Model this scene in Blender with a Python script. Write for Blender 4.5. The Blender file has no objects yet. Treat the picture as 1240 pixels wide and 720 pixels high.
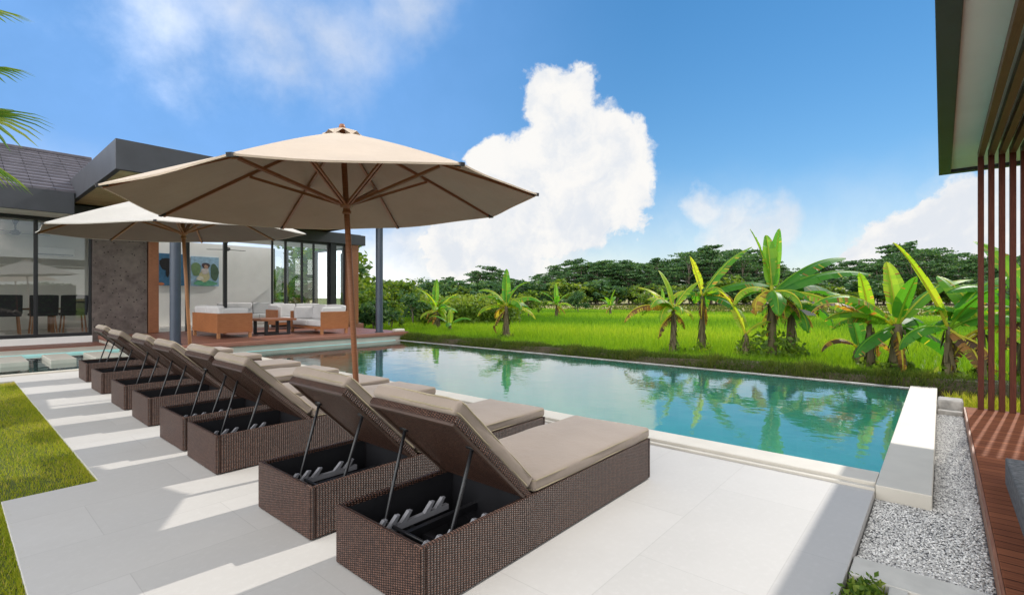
import bpy, bmesh, math, random
import numpy as np
from mathutils import Vector, Matrix
R = math.radians
random.seed(7)
rng = np.random.default_rng(7)
sc = bpy.context.scene
col = sc.collection

# ------------------------------------------------------------------ camera, sky, sun, exposure
EYE = 1.35
cd = bpy.data.cameras.new('camera')
cam = bpy.data.objects.new('camera', cd)
col.objects.link(cam)
cam.location = (0, 0, EYE)
cam.rotation_euler = (R(90), 0, R(41.0 - 90))
cd.sensor_width = 36
cd.lens = 36 * 598.4 / 1240
cd.clip_start = .05
cd.clip_end = 6000
sc.camera = cam

SUN_EL, SUN_AZ = R(39.0), R(-7.4)            # azimuth measured from +X
S = Vector((math.cos(SUN_EL) * math.cos(SUN_AZ), math.cos(SUN_EL) * math.sin(SUN_AZ), math.sin(SUN_EL)))
sl = bpy.data.lights.new('sun', 'SUN')
sl.energy = 3.35
sl.angle = R(.55)
sl.color = (1, .95, .87)
so = bpy.data.objects.new('sun', sl)
so.rotation_euler = S.to_track_quat('Z', 'Y').to_euler()
so.location = (20, -3, 20)
col.objects.link(so)

sc.view_settings.view_transform = 'Standard'
sc.view_settings.look = 'None'
sc.view_settings.gamma = 1
sc.view_settings.use_curve_mapping = False
sc.view_settings.exposure = .25

sc.render.engine = 'CYCLES'
cy = sc.cycles
cy.max_bounces = 10
cy.diffuse_bounces = 5
cy.glossy_bounces = 4
cy.transmission_bounces = 4
cy.transparent_max_bounces = 16
cy.caustics_reflective = False
cy.caustics_refractive = False
cy.sample_clamp_indirect = 6
cy.use_denoising = True
cy.use_adaptive_sampling = True
cy.adaptive_threshold = .015


def direction(az_px, el_px):
    """unit direction from an angle pair given as tangents right of / above the view axis"""
    th = R(41.0)
    F = Vector((math.cos(th), math.sin(th), 0)); Rt = Vector((math.sin(th), -math.cos(th), 0))
    return (F + Rt * az_px + Vector((0, 0, 1)) * el_px).normalized()


def build_world():
    w = bpy.data.worlds.new('World')
    sc.world = w
    w.use_nodes = True
    nt = w.node_tree
    nt.nodes.clear()
    N = nt.nodes.new
    L = nt.links.new
    out = N('ShaderNodeOutputWorld')
    sky = N('ShaderNodeTexSky')
    sky.sky_type = 'NISHITA'
    sky.sun_disc = False
    sky.sun_elevation = SUN_EL
    sky.sun_rotation = R(90) - SUN_AZ
    sky.altitude = 0
    sky.air_density = 1.0
    sky.dust_density = .0
    sky.ozone_density = 3.0
    hs = N('ShaderNodeHueSaturation')
    hs.inputs['Saturation'].default_value = 1.5
    hs.inputs['Value'].default_value = 1.35
    gm = N('ShaderNodeGamma'); gm.inputs['Gamma'].default_value = .72
    L(sky.outputs[0], gm.inputs['Color']); L(gm.outputs[0], hs.inputs['Color'])
    bg = N('ShaderNodeBackground')
    bg.inputs['Strength'].default_value = .117
    L(hs.outputs[0], bg.inputs['Color'])
    tc = N('ShaderNodeTexCoord')

    def math_(op, a, b=None, clamp=False):
        m = N('ShaderNodeMath'); m.operation = op; m.use_clamp = clamp
        for i, v in enumerate((a, b)):
            if v is None: continue
            if isinstance(v, (int, float)): m.inputs[i].default_value = v
            else: L(v, m.inputs[i])
        return m.outputs[0]

    def noise(scale, detail, rough=.55, vec=None):
        n = N('ShaderNodeTexNoise'); n.inputs['Scale'].default_value = scale
        n.inputs['Detail'].default_value = detail; n.inputs['Roughness'].default_value = rough
        L(vec or tc.outputs['Generated'], n.inputs['Vector'])
        return n

    def sstep(x, a, b):
        m = N('ShaderNodeMapRange'); m.interpolation_type = 'SMOOTHSTEP'
        m.inputs['From Min'].default_value = a; m.inputs['From Max'].default_value = b
        L(x, m.inputs['Value'])
        return m.outputs[0]
    # ragged direction
    n1 = noise(5.5, 8, .58)
    sub = N('ShaderNodeVectorMath'); sub.operation = 'SUBTRACT'; L(n1.outputs['Color'], sub.inputs[0]); sub.inputs[1].default_value = (.5, .5, .5)
    scl = N('ShaderNodeVectorMath'); scl.operation = 'SCALE'; L(sub.outputs[0], scl.inputs[0]); scl.inputs['Scale'].default_value = .17
    add = N('ShaderNodeVectorMath'); add.operation = 'ADD'; L(tc.outputs['Generated'], add.inputs[0]); L(scl.outputs[0], add.inputs[1])

    def field(blobs):
        cur = None
        for (u, v, r) in blobs:
            a, e = (u - 620) / 598.4, (360.8 - v) / 598.4
            d = N('ShaderNodeVectorMath'); d.operation = 'DISTANCE'
            L(add.outputs[0], d.inputs[0]); d.inputs[1].default_value = direction(a, e)
            k = 1 / math.sqrt(1 + a * a + e * e)
            f = math_('SUBTRACT', 1.0, math_('DIVIDE', d.outputs['Value'], r / 598.4 * k))
            if cur is None: cur = f
            else:
                m = N('ShaderNodeMath'); m.operation = 'SMOOTH_MAX'; L(cur, m.inputs[0]); L(f, m.inputs[1]); m.inputs[2].default_value = .2
                cur = m.outputs[0]
        return cur
    big = field([(672, 128, 46), (690, 190, 62), (735, 205, 58), (640, 240, 70), (745, 240, 52), (700, 250, 70), (610, 205, 42), (585, 300, 85),
                 (1105, 285, 62), (1165, 275, 78), (1060, 305, 40), (1100, 238, 16), (1230, 270, 90), (1330, 250, 120),
                 (-250, 200, 120), (1600, 180, 200)])
    # added bright cloud banks, unseen overhead and behind the viewer, to fill the shade
    back = None
    for (az, el, r) in ((200, 40, .75), (150, 35, .6), (250, 30, .65), (170, 70, .55), (290, 45, .5), (120, 55, .35), (230, 62, .5), (205, 12, .6), (320, 25, .4)):
        d = N('ShaderNodeVectorMath'); d.operation = 'DISTANCE'
        L(add.outputs[0], d.inputs[0]); d.inputs[1].default_value = (math.cos(R(az)) * math.cos(R(el)), math.sin(R(az)) * math.cos(R(el)), math.sin(R(el)))
        f = math_('SUBTRACT', 1.0, math_('DIVIDE', d.outputs['Value'], r))
        back = f if back is None else math_('MAXIMUM', back, f)
    soft = field([(850, 248, 34), (890, 268, 48), (925, 285, 50), (540, 300, 110), (660, 310, 95), (640, 330, 120), (900, 320, 90), (480, 330, 90), (1100, 330, 140)])
    wisp = field([(395, 40, 110), (330, 55, 100), (490, 14, 80), (290, 20, 80), (345, 85, 60), (200, 30, 120)])
    n2 = noise(16, 6, .6, add.outputs[0])
    n3 = noise(7, 8, .62)
    det = math_('MULTIPLY', math_('SUBTRACT', n2.outputs['Fac'], .5), .72)
    fb = sstep(math_('ADD', big, det), .0, .22)
    fs = math_('MULTIPLY', sstep(math_('ADD', soft, math_('MULTIPLY', math_('SUBTRACT', n3.outputs['Fac'], .5), 1.1)), .0, .75), .8)
    fw = math_('MULTIPLY', sstep(math_('ADD', wisp, math_('MULTIPLY', math_('SUBTRACT', n3.outputs['Fac'], .5), 1.25)), .05, 1.5), .68)
    # thin veil of cloud that thickens towards the horizon
    sep = N('ShaderNodeSeparateXYZ'); L(tc.outputs['Generated'], sep.inputs[0])
    veil = math_('MULTIPLY', sstep(math_('ADD', sep.outputs['Z'], math_('MULTIPLY', math_('SUBTRACT', n3.outputs['Fac'], .5), .12)), .26, .0), .55)
    fac = math_('MAXIMUM', math_('MAXIMUM', fb, fs), math_('MAXIMUM', fw, veil))
    up = sstep(sep.outputs['Z'], -.02, .0)
    fac = math_('MULTIPLY', math_('MAXIMUM', fac, sstep(math_('ADD', back, det), .0, .25)), up)
    # clouds opposite the sun, brightened further as added fill for shaded surfaces
    dt = N('ShaderNodeVectorMath'); dt.operation = 'DOT_PRODUCT'; L(tc.outputs['Generated'], dt.inputs[0]); dt.inputs[1].default_value = S
    lit = N('ShaderNodeMapRange'); L(dt.outputs['Value'], lit.inputs['Value'])
    for k, v in (('From Min', .45), ('From Max', -.5), ('To Min', .82), ('To Max', 3.9)): lit.inputs[k].default_value = v
    mixc = N('ShaderNodeMix'); mixc.data_type = 'RGBA'
    L(sstep(math_('ADD', math_('MULTIPLY', n2.outputs['Fac'], .5), math_('MULTIPLY', n1.outputs['Fac'], .5)), .38, .58), mixc.inputs['Factor'])
    mixc.inputs['A'].default_value = (.80, .84, .90, 1)
    mixc.inputs['B'].default_value = (1, .985, .96, 1)
    cb = N('ShaderNodeBackground'); L(mixc.outputs['Result'], cb.inputs['Color']); L(lit.outputs[0], cb.inputs['Strength'])
    # thin high haze, bluish white, over the house side of the sky
    hz = N('ShaderNodeBackground'); hz.inputs['Color'].default_value = (.24, .50, 1.0, 1); hz.inputs['Strength'].default_value = .88
    hd = N('ShaderNodeVectorMath'); hd.operation = 'DOT_PRODUCT'; L(tc.outputs['Generated'], hd.inputs[0]); hd.inputs[1].default_value = direction(-1.0, .55)
    hf = math_('MULTIPLY', sstep(hd.outputs['Value'], .55, 1.0), math_('ADD', .45, math_('MULTIPLY', n3.outputs['Fac'], .5)))
    m0 = N('ShaderNodeMixShader'); L(hf, m0.inputs[0]); L(bg.outputs[0], m0.inputs[1]); L(hz.outputs[0], m0.inputs[2])
    mx = N('ShaderNodeMixShader'); L(fac, mx.inputs[0]); L(m0.outputs[0], mx.inputs[1]); L(cb.outputs[0], mx.inputs[2])
    L(mx.outputs[0], out.inputs['Surface'])


build_world()


# ------------------------------------------------------------------ materials
class NT:
    def __init__(s, name):
        s.m = bpy.data.materials.new(name); s.m.use_nodes = True
        s.t = s.m.node_tree; s.t.nodes.clear()
        s.out = s.t.nodes.new('ShaderNodeOutputMaterial')

    def n(s, kind, **kw):
        x = s.t.nodes.new(kind)
        for k, v in kw.items(): setattr(x, k, v)
        return x

    def l(s, a, b): s.t.links.new(a, b)

    def setin(s, sock, v):
        if v is None: return
        if isinstance(v, (int, float)): sock.default_value = v
        elif isinstance(v, (tuple, list)):
            sock.default_value = tuple(v) + ((1,) if len(v) == 3 and sock.type == 'RGBA' else ())
        else: s.l(v, sock)

    def math(s, op, a, b=None, c=None, clamp=False):
        m = s.n('ShaderNodeMath', operation=op, use_clamp=clamp)
        for i, v in enumerate((a, b, c)): s.setin(m.inputs[i], v)
        return m.outputs[0]

    def mix(s, f, a, b, mode='MIX'):
        m = s.n('ShaderNodeMix', data_type='RGBA', blend_type=mode)
        s.setin(m.inputs['Factor'], f); s.setin(m.inputs['A'], a); s.setin(m.inputs['B'], b)
        return m.outputs['Result']

    def rng(s, x, a, b, c=0., d=1., smooth=False):
        m = s.n('ShaderNodeMapRange')
        if smooth: m.interpolation_type = 'SMOOTHSTEP'
        m.inputs['From Min'].default_value = a; m.inputs['From Max'].default_value = b
        m.inputs['To Min'].default_value = c; m.inputs['To Max'].default_value = d
        s.l(x, m.inputs['Value']); return m.outputs[0]

    def noise(s, scale, detail=4, rough=.55, vec=None, stretch=None):
        x = s.n('ShaderNodeTexNoise')
        x.inputs['Scale'].default_value = scale; x.inputs['Detail'].default_value = detail; x.inputs['Roughness'].default_value = rough
        vec = vec or s.coord()
        if stretch:
            mp = s.n('ShaderNodeMapping'); mp.inputs['Scale'].default_value = stretch; s.l(vec, mp.inputs['Vector']); vec = mp.outputs[0]
        s.l(vec, x.inputs['Vector']); return x

    def coord(s): return s.n('ShaderNodeTexCoord').outputs['Object']
    def uv(s): return s.n('ShaderNodeTexCoord').outputs['UV']

    def bump(s, h, strength=.3, dist=.01):
        b = s.n('ShaderNodeBump'); b.inputs['Strength'].default_value = strength; b.inputs['Distance'].default_value = dist
        s.l(h, b.inputs['Height']); return b.outputs[0]

    def bsdf(s, colr, rough=.6, metal=0, normal=None, spec=.5, sheen=0):
        p = s.n('ShaderNodeBsdfPrincipled')
        s.setin(p.inputs['Base Color'], colr); s.setin(p.inputs['Roughness'], rough); s.setin(p.inputs['Metallic'], metal)
        p.inputs['Specular IOR Level'].default_value = spec
        if sheen: p.inputs['Sheen Weight'].default_value = sheen
        if normal is not None: s.l(normal, p.inputs['Normal'])
        return p.outputs[0]

    def done(s, sh): s.l(sh, s.out.inputs['Surface']); return s.m


def m_plain(name, c, rough=.6, metal=0, var=.15, scale=6., bump=0., bscale=80, spec=.5):
    t = NT(name)
    n = t.noise(scale, 5)
    f = t.rng(n.outputs['Fac'], .3, .7)
    a = tuple(x * (1 - var) for x in c); b = tuple(min(1, x * (1 + var)) for x in c)
    nm = t.bump(t.noise(bscale, 4).outputs['Fac'], bump, .005) if bump else None
    return t.done(t.bsdf(t.mix(f, a, b), rough, metal, nm, spec))


def m_wood(name, dark, light, rough=.5, axis='x', plank=None, gap=.06, scale=1., spec=.4):
    """grain runs along UV u (axis x) or v; plank = plank width in metres across the grain"""
    t = NT(name)
    uv = t.uv()
    if axis == 'y':
        sp = t.n('ShaderNodeSeparateXYZ'); t.l(uv, sp.inputs[0])
        cb = t.n('ShaderNodeCombineXYZ'); t.l(sp.outputs[1], cb.inputs[0]); t.l(sp.outputs[0], cb.inputs[1]); uv = cb.outputs[0]
    n = t.noise(3 * scale, 6, .6, uv, (1.2, 22, 1))
    n2 = t.noise(1.3, 3, .5, uv)
    f = t.rng(n.outputs['Fac'], .3, .72)
    c = t.mix(f, dark, light)
    c = t.mix(t.rng(n2.outputs['Fac'], .35, .7, 0, .35), c, tuple(x * .6 for x in dark))
    h = n.outputs['Fac']
    if plank:
        sp = t.n('ShaderNodeSeparateXYZ'); t.l(uv, sp.inputs[0])
        row = t.math('DIVIDE', sp.outputs[1], plank)
        idx = t.math('FLOOR', row)
        wn = t.n('ShaderNodeTexWhiteNoise', noise_dimensions='1D'); t.l(idx, wn.inputs['W'])
        fr = t.math('FRACT', row)
        d = t.math('MULTIPLY', t.math('ABSOLUTE', t.math('SUBTRACT', fr, .5)), 2.)
        g = t.rng(d, 1 - gap, 1 - gap * .4)
        c = t.mix(t.rng(wn.outputs['Value'], 0, 1, 0, .45), c, tuple(x * 1.25 for x in light))
        c = t.mix(g, c, (.012, .008, .006))
        h = t.math('SUBTRACT', t.math('MULTIPLY', h, .15), g)
    return t.done(t.bsdf(c, rough, 0, t.bump(h, .5, .004), spec))


def m_wicker():
    t = NT('brown_wicker')
    sp = t.n('ShaderNodeSeparateXYZ'); t.l(t.uv(), sp.inputs[0])
    cu = t.math('DIVIDE', sp.outputs[0], .0175)
    ci = t.math('FLOOR', cu)
    cv = t.math('ADD', t.math('DIVIDE', sp.outputs[1], .0105), t.math('MULTIPLY', t.math('MODULO', ci, 2.), .5))
    vi = t.math('FLOOR', cv)
    su = t.math('ABSOLUTE', t.math('SINE', t.math('MULTIPLY', cu, math.pi)))
    sv = t.math('ABSOLUTE', t.math('SINE', t.math('MULTIPLY', cv, math.pi)))
    h = t.math('MULTIPLY', t.math('POWER', su, .7), t.math('POWER', sv, .6))
    cb = t.n('ShaderNodeCombineXYZ'); t.l(ci, cb.inputs[0]); t.l(vi, cb.inputs[1])
    wn = t.n('ShaderNodeTexWhiteNoise', noise_dimensions='2D'); t.l(cb.outputs[0], wn.inputs['Vector'])
    big = t.noise(2.3, 3)
    strand = t.mix(wn.outputs['Value'], (.082, .035, .023), (.185, .088, .058))
    strand = t.mix(t.rng(big.outputs['Fac'], .35, .7, 0, .4), strand, (.07, .036, .027))
    c = t.mix(t.rng(h, .30, .85), (.010, .006, .005), strand)
    b = t.bsdf(c, .42, 0, t.bump(h, 1., .006), .32)
    tr = t.n('ShaderNodeBsdfTransparent')
    hole = t.math('LESS_THAN', h, .085)
    mx = t.n('ShaderNodeMixShader'); t.l(hole, mx.inputs[0]); t.l(b, mx.inputs[1]); t.l(tr.outputs[0], mx.inputs[2])
    return t.done(mx.outputs[0])


def m_fabric(name, c, trans=.0, tcol=None, var=.08, weave=900, rough=.9):
    t = NT(name)
    n = t.noise(2.2, 5); n2 = t.noise(weave, 2); wr = t.noise(5.5, 4, .5)
    a = tuple(x * (1 - var) for x in c); b = tuple(min(1, x * (1 + var)) for x in c)
    cc = t.mix(t.rng(n.outputs['Fac'], .3, .7), a, b)
    cc = t.mix(t.rng(n2.outputs['Fac'], .35, .65, 0, .25), cc, tuple(x * .72 for x in c))
    wr2 = t.noise(14, 3, .5); wr2.inputs['Distortion'].default_value = 1.5
    nm = t.bump(t.math('ADD', t.math('MULTIPLY', n2.outputs['Fac'], .05), t.math('ADD', wr.outputs['Fac'], t.math('MULTIPLY', wr2.outputs['Fac'], .25))), .42, .022)
    p = t.bsdf(cc, rough, 0, nm, .25, .15)
    if trans:
        tl = t.n('ShaderNodeBsdfTranslucent'); t.setin(tl.inputs['Color'], tcol or c); t.l(nm, tl.inputs['Normal'])
        mx = t.n('ShaderNodeMixShader'); mx.inputs[0].default_value = trans; t.l(p, mx.inputs[1]); t.l(tl.outputs[0], mx.inputs[2]); p = mx.outputs[0]
    return t.done(p)


def m_leaf(name, stops, trans=.45, rough=.45, spec=.4, glow=1.5):
    """leaf colour picked by the face attribute 'tint'; translucent so that light passes through"""
    t = NT(name)
    at = t.n('ShaderNodeAttribute', attribute_name='tint')
    r = t.n('ShaderNodeValToRGB')
    e = r.color_ramp.elements
    while len(e) < len(stops): e.new(.5)
    for x, (p, c) in zip(e, stops): x.position = p; x.color = tuple(c) + (1,)
    t.l(at.outputs['Fac'], r.inputs['Fac'])
    p = t.bsdf(r.outputs['Color'], rough, 0, None, spec)
    tl = t.n('ShaderNodeBsdfTranslucent')
    t.l(t.mix(1.0, r.outputs['Color'], (glow * 1.1, glow * 1.0, glow * .45), 'MULTIPLY'), tl.inputs['Color'])
    mx = t.n('ShaderNodeMixShader'); mx.inputs[0].default_value = trans
    t.l(p, mx.inputs[1]); t.l(tl.outputs[0], mx.inputs[2])
    return t.done(mx.outputs[0])


def m_glass(name, tint=(.92, .95, .94), ior=1.5, base=.075):
    t = NT(name)
    fr = t.n('ShaderNodeFresnel'); fr.inputs['IOR'].default_value = ior
    tr = t.n('ShaderNodeBsdfTransparent'); t.setin(tr.inputs['Color'], tint)
    gl = t.n('ShaderNodeBsdfGlossy'); gl.inputs['Roughness'].default_value = .0; t.setin(gl.inputs['Color'], (1, 1, 1))
    mx = t.n('ShaderNodeMixShader'); t.l(t.math('ADD', fr.outputs[0], base, clamp=True), mx.inputs[0]); t.l(tr.outputs[0], mx.inputs[1]); t.l(gl.outputs[0], mx.inputs[2])
    return t.done(mx.outputs[0])


def m_water():
    t = NT('pool_water')
    co = t.coord()
    n1 = t.noise(2.2, 3, .5, co); n2 = t.noise(8.0, 3, .5, co, (1, .75, 1))
    mask = t.noise(.33, 2, .5, co)
    k = t.rng(mask.outputs['Fac'], .35, .65, .25, 1.)
    h = t.math('ADD', t.math('MULTIPLY', n1.outputs['Fac'], .6), t.math('MULTIPLY', t.math('MULTIPLY', n2.outputs['Fac'], .35), k))
    nm = t.bump(h, .07, .10)
    fr = t.n('ShaderNodeFresnel'); fr.inputs['IOR'].default_value = 1.33; t.l(nm, fr.inputs['Normal'])
    tr = t.n('ShaderNodeBsdfTransparent'); t.setin(tr.inputs['Color'], (.52, .97, .91))
    gl = t.n('ShaderNodeBsdfGlossy'); gl.inputs['Roughness'].default_value = .0; t.l(nm, gl.inputs['Normal'])
    mx = t.n('ShaderNodeMixShader'); t.l(t.math('MULTIPLY', fr.outputs[0], 1.7, clamp=True), mx.inputs[0]); t.l(tr.outputs[0], mx.inputs[1]); t.l(gl.outputs[0], mx.inputs[2])
    return t.done(mx.outputs[0])


def m_tile_terrace():
    t = NT('pale_terrace_tile')
    br = t.n('ShaderNodeTexBrick'); br.offset = .5
    t.l(t.coord(), br.inputs['Vector'])
    br.inputs['Scale'].default_value = 1; br.inputs['Mortar Size'].default_value = .0024
    br.inputs['Brick Width'].default_value = 1.2; br.inputs['Row Height'].default_value = .6
    br.inputs['Color1'].default_value = (.438, .422, .40, 1); br.inputs['Color2'].default_value = (.48, .463, .44, 1)
    br.inputs['Mortar'].default_value = (.375, .36, .342, 1)
    n = t.noise(1.6, 6, .6); n2 = t.noise(26, 5, .65)
    c = t.mix(t.rng(n.outputs['Fac'], .35, .7, 0, .45), br.outputs['Color'], (.405, .39, .37))
    c = t.mix(t.rng(n2.outputs['Fac'], .5, .75, 0, .3), c, (.53, .515, .495))
    st = t.noise(.7, 5, .7)
    c = t.mix(t.rng(st.outputs['Fac'], .52, .72, 0, .28), c, (.38, .36, .33))
    return t.done(t.bsdf(c, .62, 0, t.bump(n2.outputs['Fac'], .12, .003), .4))


def m_pool_tile():
    t = NT('turquoise_pool_tile')
    br = t.n('ShaderNodeTexBrick'); br.offset = 0
    t.l(t.uv(), br.inputs['Vector'])
    br.inputs['Scale'].default_value = 1; br.inputs['Mortar Size'].default_value = .006
    br.inputs['Brick Width'].default_value = .2; br.inputs['Row Height'].default_value = .2
    br.inputs['Color1'].default_value = (.50, .86, .82, 1); br.inputs['Color2'].default_value = (.60, .90, .87, 1)
    br.inputs['Mortar'].default_value = (.62, .88, .86, 1)
    n = t.noise(1.1, 4, .6); v = t.n('ShaderNodeTexVoronoi', feature='SMOOTH_F1'); v.inputs['Scale'].default_value = 2.6
    co = t.noise(3, 2)
    mxv = t.n('ShaderNodeMix', data_type='VECTOR'); mxv.inputs['Factor'].default_value = .12; t.l(t.coord(), mxv.inputs['A']); t.l(co.outputs['Color'], mxv.inputs['B'])
    t.l(mxv.outputs['Result'], v.inputs['Vector'])
    c = t.mix(t.rng(n.outputs['Fac'], .35, .65, 0, .5), br.outputs['Color'], (.38, .82, .78))
    return t.done(t.bsdf(c, .5))


def m_gravel():
    t = NT('grey_gravel_bed')
    v = t.n('ShaderNodeTexVoronoi'); v.inputs['Scale'].default_value = 75; t.l(t.coord(), v.inputs['Vector'])
    sp = t.n('ShaderNodeSeparateColor'); t.l(v.outputs['Color'], sp.inputs[0])
    c = t.mix(sp.outputs[0], (.13, .13, .13), (.52, .51, .49))
    c = t.mix(t.rng(v.outputs['Distance'], .3, .75), c, (.05, .05, .05))
    return t.done(t.bsdf(c, .8, 0, t.bump(t.math('SUBTRACT', 1., v.outputs['Distance']), 1., .012)))


def m_ground(name, a, b, c3, s1=.25, s2=9, bump=.5):
    t = NT(name)
    n = t.noise(s1, 5); n2 = t.noise(s2, 6, .65)
    c = t.mix(t.rng(n.outputs['Fac'], .35, .65), a, b)
    c = t.mix(t.rng(n2.outputs['Fac'], .45, .7), c, c3)
    return t.done(t.bsdf(c, .9, 0, t.bump(n2.outputs['Fac'], bump, .05), .2))


def m_stone_wall():
    t = NT('pitted_volcanic_stone')
    n = t.noise(5, 7, .65); v = t.n('ShaderNodeTexVoronoi'); v.inputs['Scale'].default_value = 9; t.l(t.uv(), v.inputs['Vector'])
    n2 = t.noise(1.4, 3)
    c = t.mix(t.rng(n.outputs['Fac'], .3, .7), (.062, .049, .044), (.155, .124, .112))
    c = t.mix(t.rng(n2.outputs['Fac'], .45, .7, 0, .5), c, (.195, .165, .145))
    pit = t.math('LESS_THAN', v.outputs['Distance'], .16)
    c = t.mix(pit, c, (.02, .017, .015))
    h = t.math('SUBTRACT', n.outputs['Fac'], pit)
    return t.done(t.bsdf(c, .85, 0, t.bump(h, .6, .01)))


M = dict(
    terrace=m_tile_terrace(), pooltile=m_pool_tile(), water=m_water(), gravel=m_gravel(),
    coping=m_plain('cream_coping_stone', (.51, .475, .41), .6, var=.07, scale=3, bump=.1),
    coping_side=m_plain('grey_coping_edge', (.40, .38, .35), .7, var=.12, scale=4, bump=.1),
    lip=m_plain('weathered_pool_lip', (.27, .26, .245), .6, var=.3, scale=5, bump=.2),
    wicker=m_wicker(),
    cushion=m_fabric('taupe_outdoor_fabric', (.32, .258, .212), .10, (.50, .42, .27)),
    piping=m_fabric('khaki_piping', (.30, .25, .16)),
    canopy=m_fabric('beige_canopy_fabric', (.58, .47, .365), .15, (.48, .37, .27), weave=1400),
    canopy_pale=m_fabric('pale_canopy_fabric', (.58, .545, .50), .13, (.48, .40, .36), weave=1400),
    under_shade=m_fabric('taupe_canopy_under_shade', (.37, .258, .20), .0, None, weave=1400),  # darker than the canopy cloth: underside shade put into the colour
    under_shade_dark=m_fabric('brown_canopy_under_shade', (.21, .145, .122), .0, None, weave=1400),  # underside shade of the pale parasol, put into the colour
    teak=m_wood('red_teak', (.19, .070, .032), (.39, .165, .078), .42, 'x', scale=2),
    teak_light=m_wood('light_teak', (.30, .13, .055), (.47, .23, .105), .45, 'x', scale=2),
    sofa_wood=m_wood('sofa_teak', (.25, .085, .03), (.42, .17, .065), .45, 'x', scale=1.3),
    deck=m_wood('red_deck_boards', (.11, .036, .020), (.29, .105, .05), .7, 'y', .095, .10, spec=.05),
    deck_x=m_wood('red_terrace_boards', (.16, .065, .045), (.30, .13, .09), .45, 'x', .10, .08),
    slat=m_wood('dark_hardwood_slats', (.055, .016, .010), (.125, .038, .021), .55, 'y', scale=2, spec=.12),
    slat_top=m_wood('brown_hardwood_slats', (.11, .05, .025), (.20, .095, .05), .45, 'x', scale=2),
    black=m_plain('black_powder_coat', (.012, .012, .014), .4, var=.2),
    dark_metal=m_plain('charcoal_fascia', (.036, .038, .047), .5, var=.18, scale=2.5, bump=.05),
    dark_blue=m_plain('blue_grey_paint', (.038, .050, .075), .38, var=.1, scale=3),
    rail=m_plain('grey_plastic_rail', (.24, .24, .26), .45, var=.08),
    white=m_plain('white_plaster', (.80, .79, .76), .8, var=.04, scale=2, bump=.05),
    cream=m_plain('cream_plaster', (.72, .69, .63), .8, var=.05, scale=1.5, bump=.08),
    soffit=m_plain('white_soffit_board', (.86, .84, .80), .7, var=.05, scale=1.2, bump=.04),
    soffit_wood=m_wood('tan_soffit_boards', (.48, .33, .17), (.60, .45, .26), .6, 'x', .12, .06),
    stone=m_stone_wall(),
    darkstone=m_plain('dark_rough_stone', (.10, .10, .10), .8, var=.5, scale=30, bump=.8, bscale=60),
    concrete=m_plain('weathered_concrete', (.30, .28, .25), .85, var=.35, scale=9, bump=.4, bscale=50),
    kerb=m_plain('pale_concrete_kerb', (.52, .50, .45), .8, var=.15, scale=5, bump=.2),
    tile=m_plain('grey_roof_tile', (.098, .090, .108), .6, var=.25, scale=3, bump=.1),
    glass=m_glass('window_glass'),
    grey_fabric=m_fabric('grey_sofa_fabric', (.55, .54, .54), 0, None),
    dark_fabric=m_fabric('charcoal_fabric', (.045, .045, .05), 0, None),
    floor=m_plain('polished_floor_tile', (.55, .53, .50), .22, var=.06, scale=2),
    lawn=m_ground('lawn_soil', (.075, .10, .02), (.11, .12, .03), (.05, .07, .015), .8, 20),
    field=m_ground('paddy_ground', (.11, .18, .012), (.15, .22, .014), (.08, .15, .01), .15, 2.0),
    dry=m_ground('dry_field_soil', (.30, .24, .12), (.24, .22, .09), (.20, .22, .06), .08, .8),
    ground=m_ground('far_ground', (.10, .14, .03), (.15, .15, .05), (.06, .10, .02), .02, .5),
    soil=m_ground('bed_soil', (.06, .045, .03), (.08, .06, .04), (.03, .04, .015), 2, 30),
    grass=m_leaf('grass_blades', [(0, (.075, .12, .010)), (.5, (.20, .26, .020)), (.8, (.34, .35, .04)), (1, (.42, .36, .12))], .45, .6, .15, 1.6),
    rice=m_leaf('rice_blades', [(0, (.060, .165, .008)), (.5, (.165, .30, .012)), (1, (.34, .42, .03))], .5, .5, .25, 1.5),
    bund=m_leaf('bund_grass', [(0, (.022, .045, .006)), (.55, (.055, .092, .010)), (1, (.14, .15, .03))], .35, .6, .2, 1.3),
    banana=m_leaf('banana_leaf', [(0, (.028, .13, .018)), (.35, (.07, .23, .020)), (.6, (.22, .36, .022)), (.8, (.44, .42, .05)), (.88, (.30, .15, .04)), (1, (.07, .04, .025))], .5, .5, .28, 2.05),
    banana_trunk=m_wood('banana_stem', (.045, .036, .018), (.17, .135, .06), .7, 'y', scale=1.2),
    fol=m_leaf('dark_foliage', [(0, (.028, .078, .030)), (.6, (.054, .130, .044)), (1, (.12, .21, .060))], .36, .6, .3, 1.3),
    fol2=m_leaf('bright_foliage', [(0, (.05, .11, .014)), (.6, (.12, .20, .022)), (1, (.24, .30, .045))], .45, .55, .3, 1.4),
    palm=m_leaf('palm_frond', [(0, (.035, .10, .012)), (.5, (.09, .18, .018)), (1, (.25, .27, .04))], .42, .4, .5, 1.5),
    bark=m_plain('tree_bark', (.11, .085, .065), .9, var=.4, scale=8, bump=.6, bscale=30),
)


def m_flat(name, c, rough=.7): return m_plain(name, c, rough, var=.22, scale=9)


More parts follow.
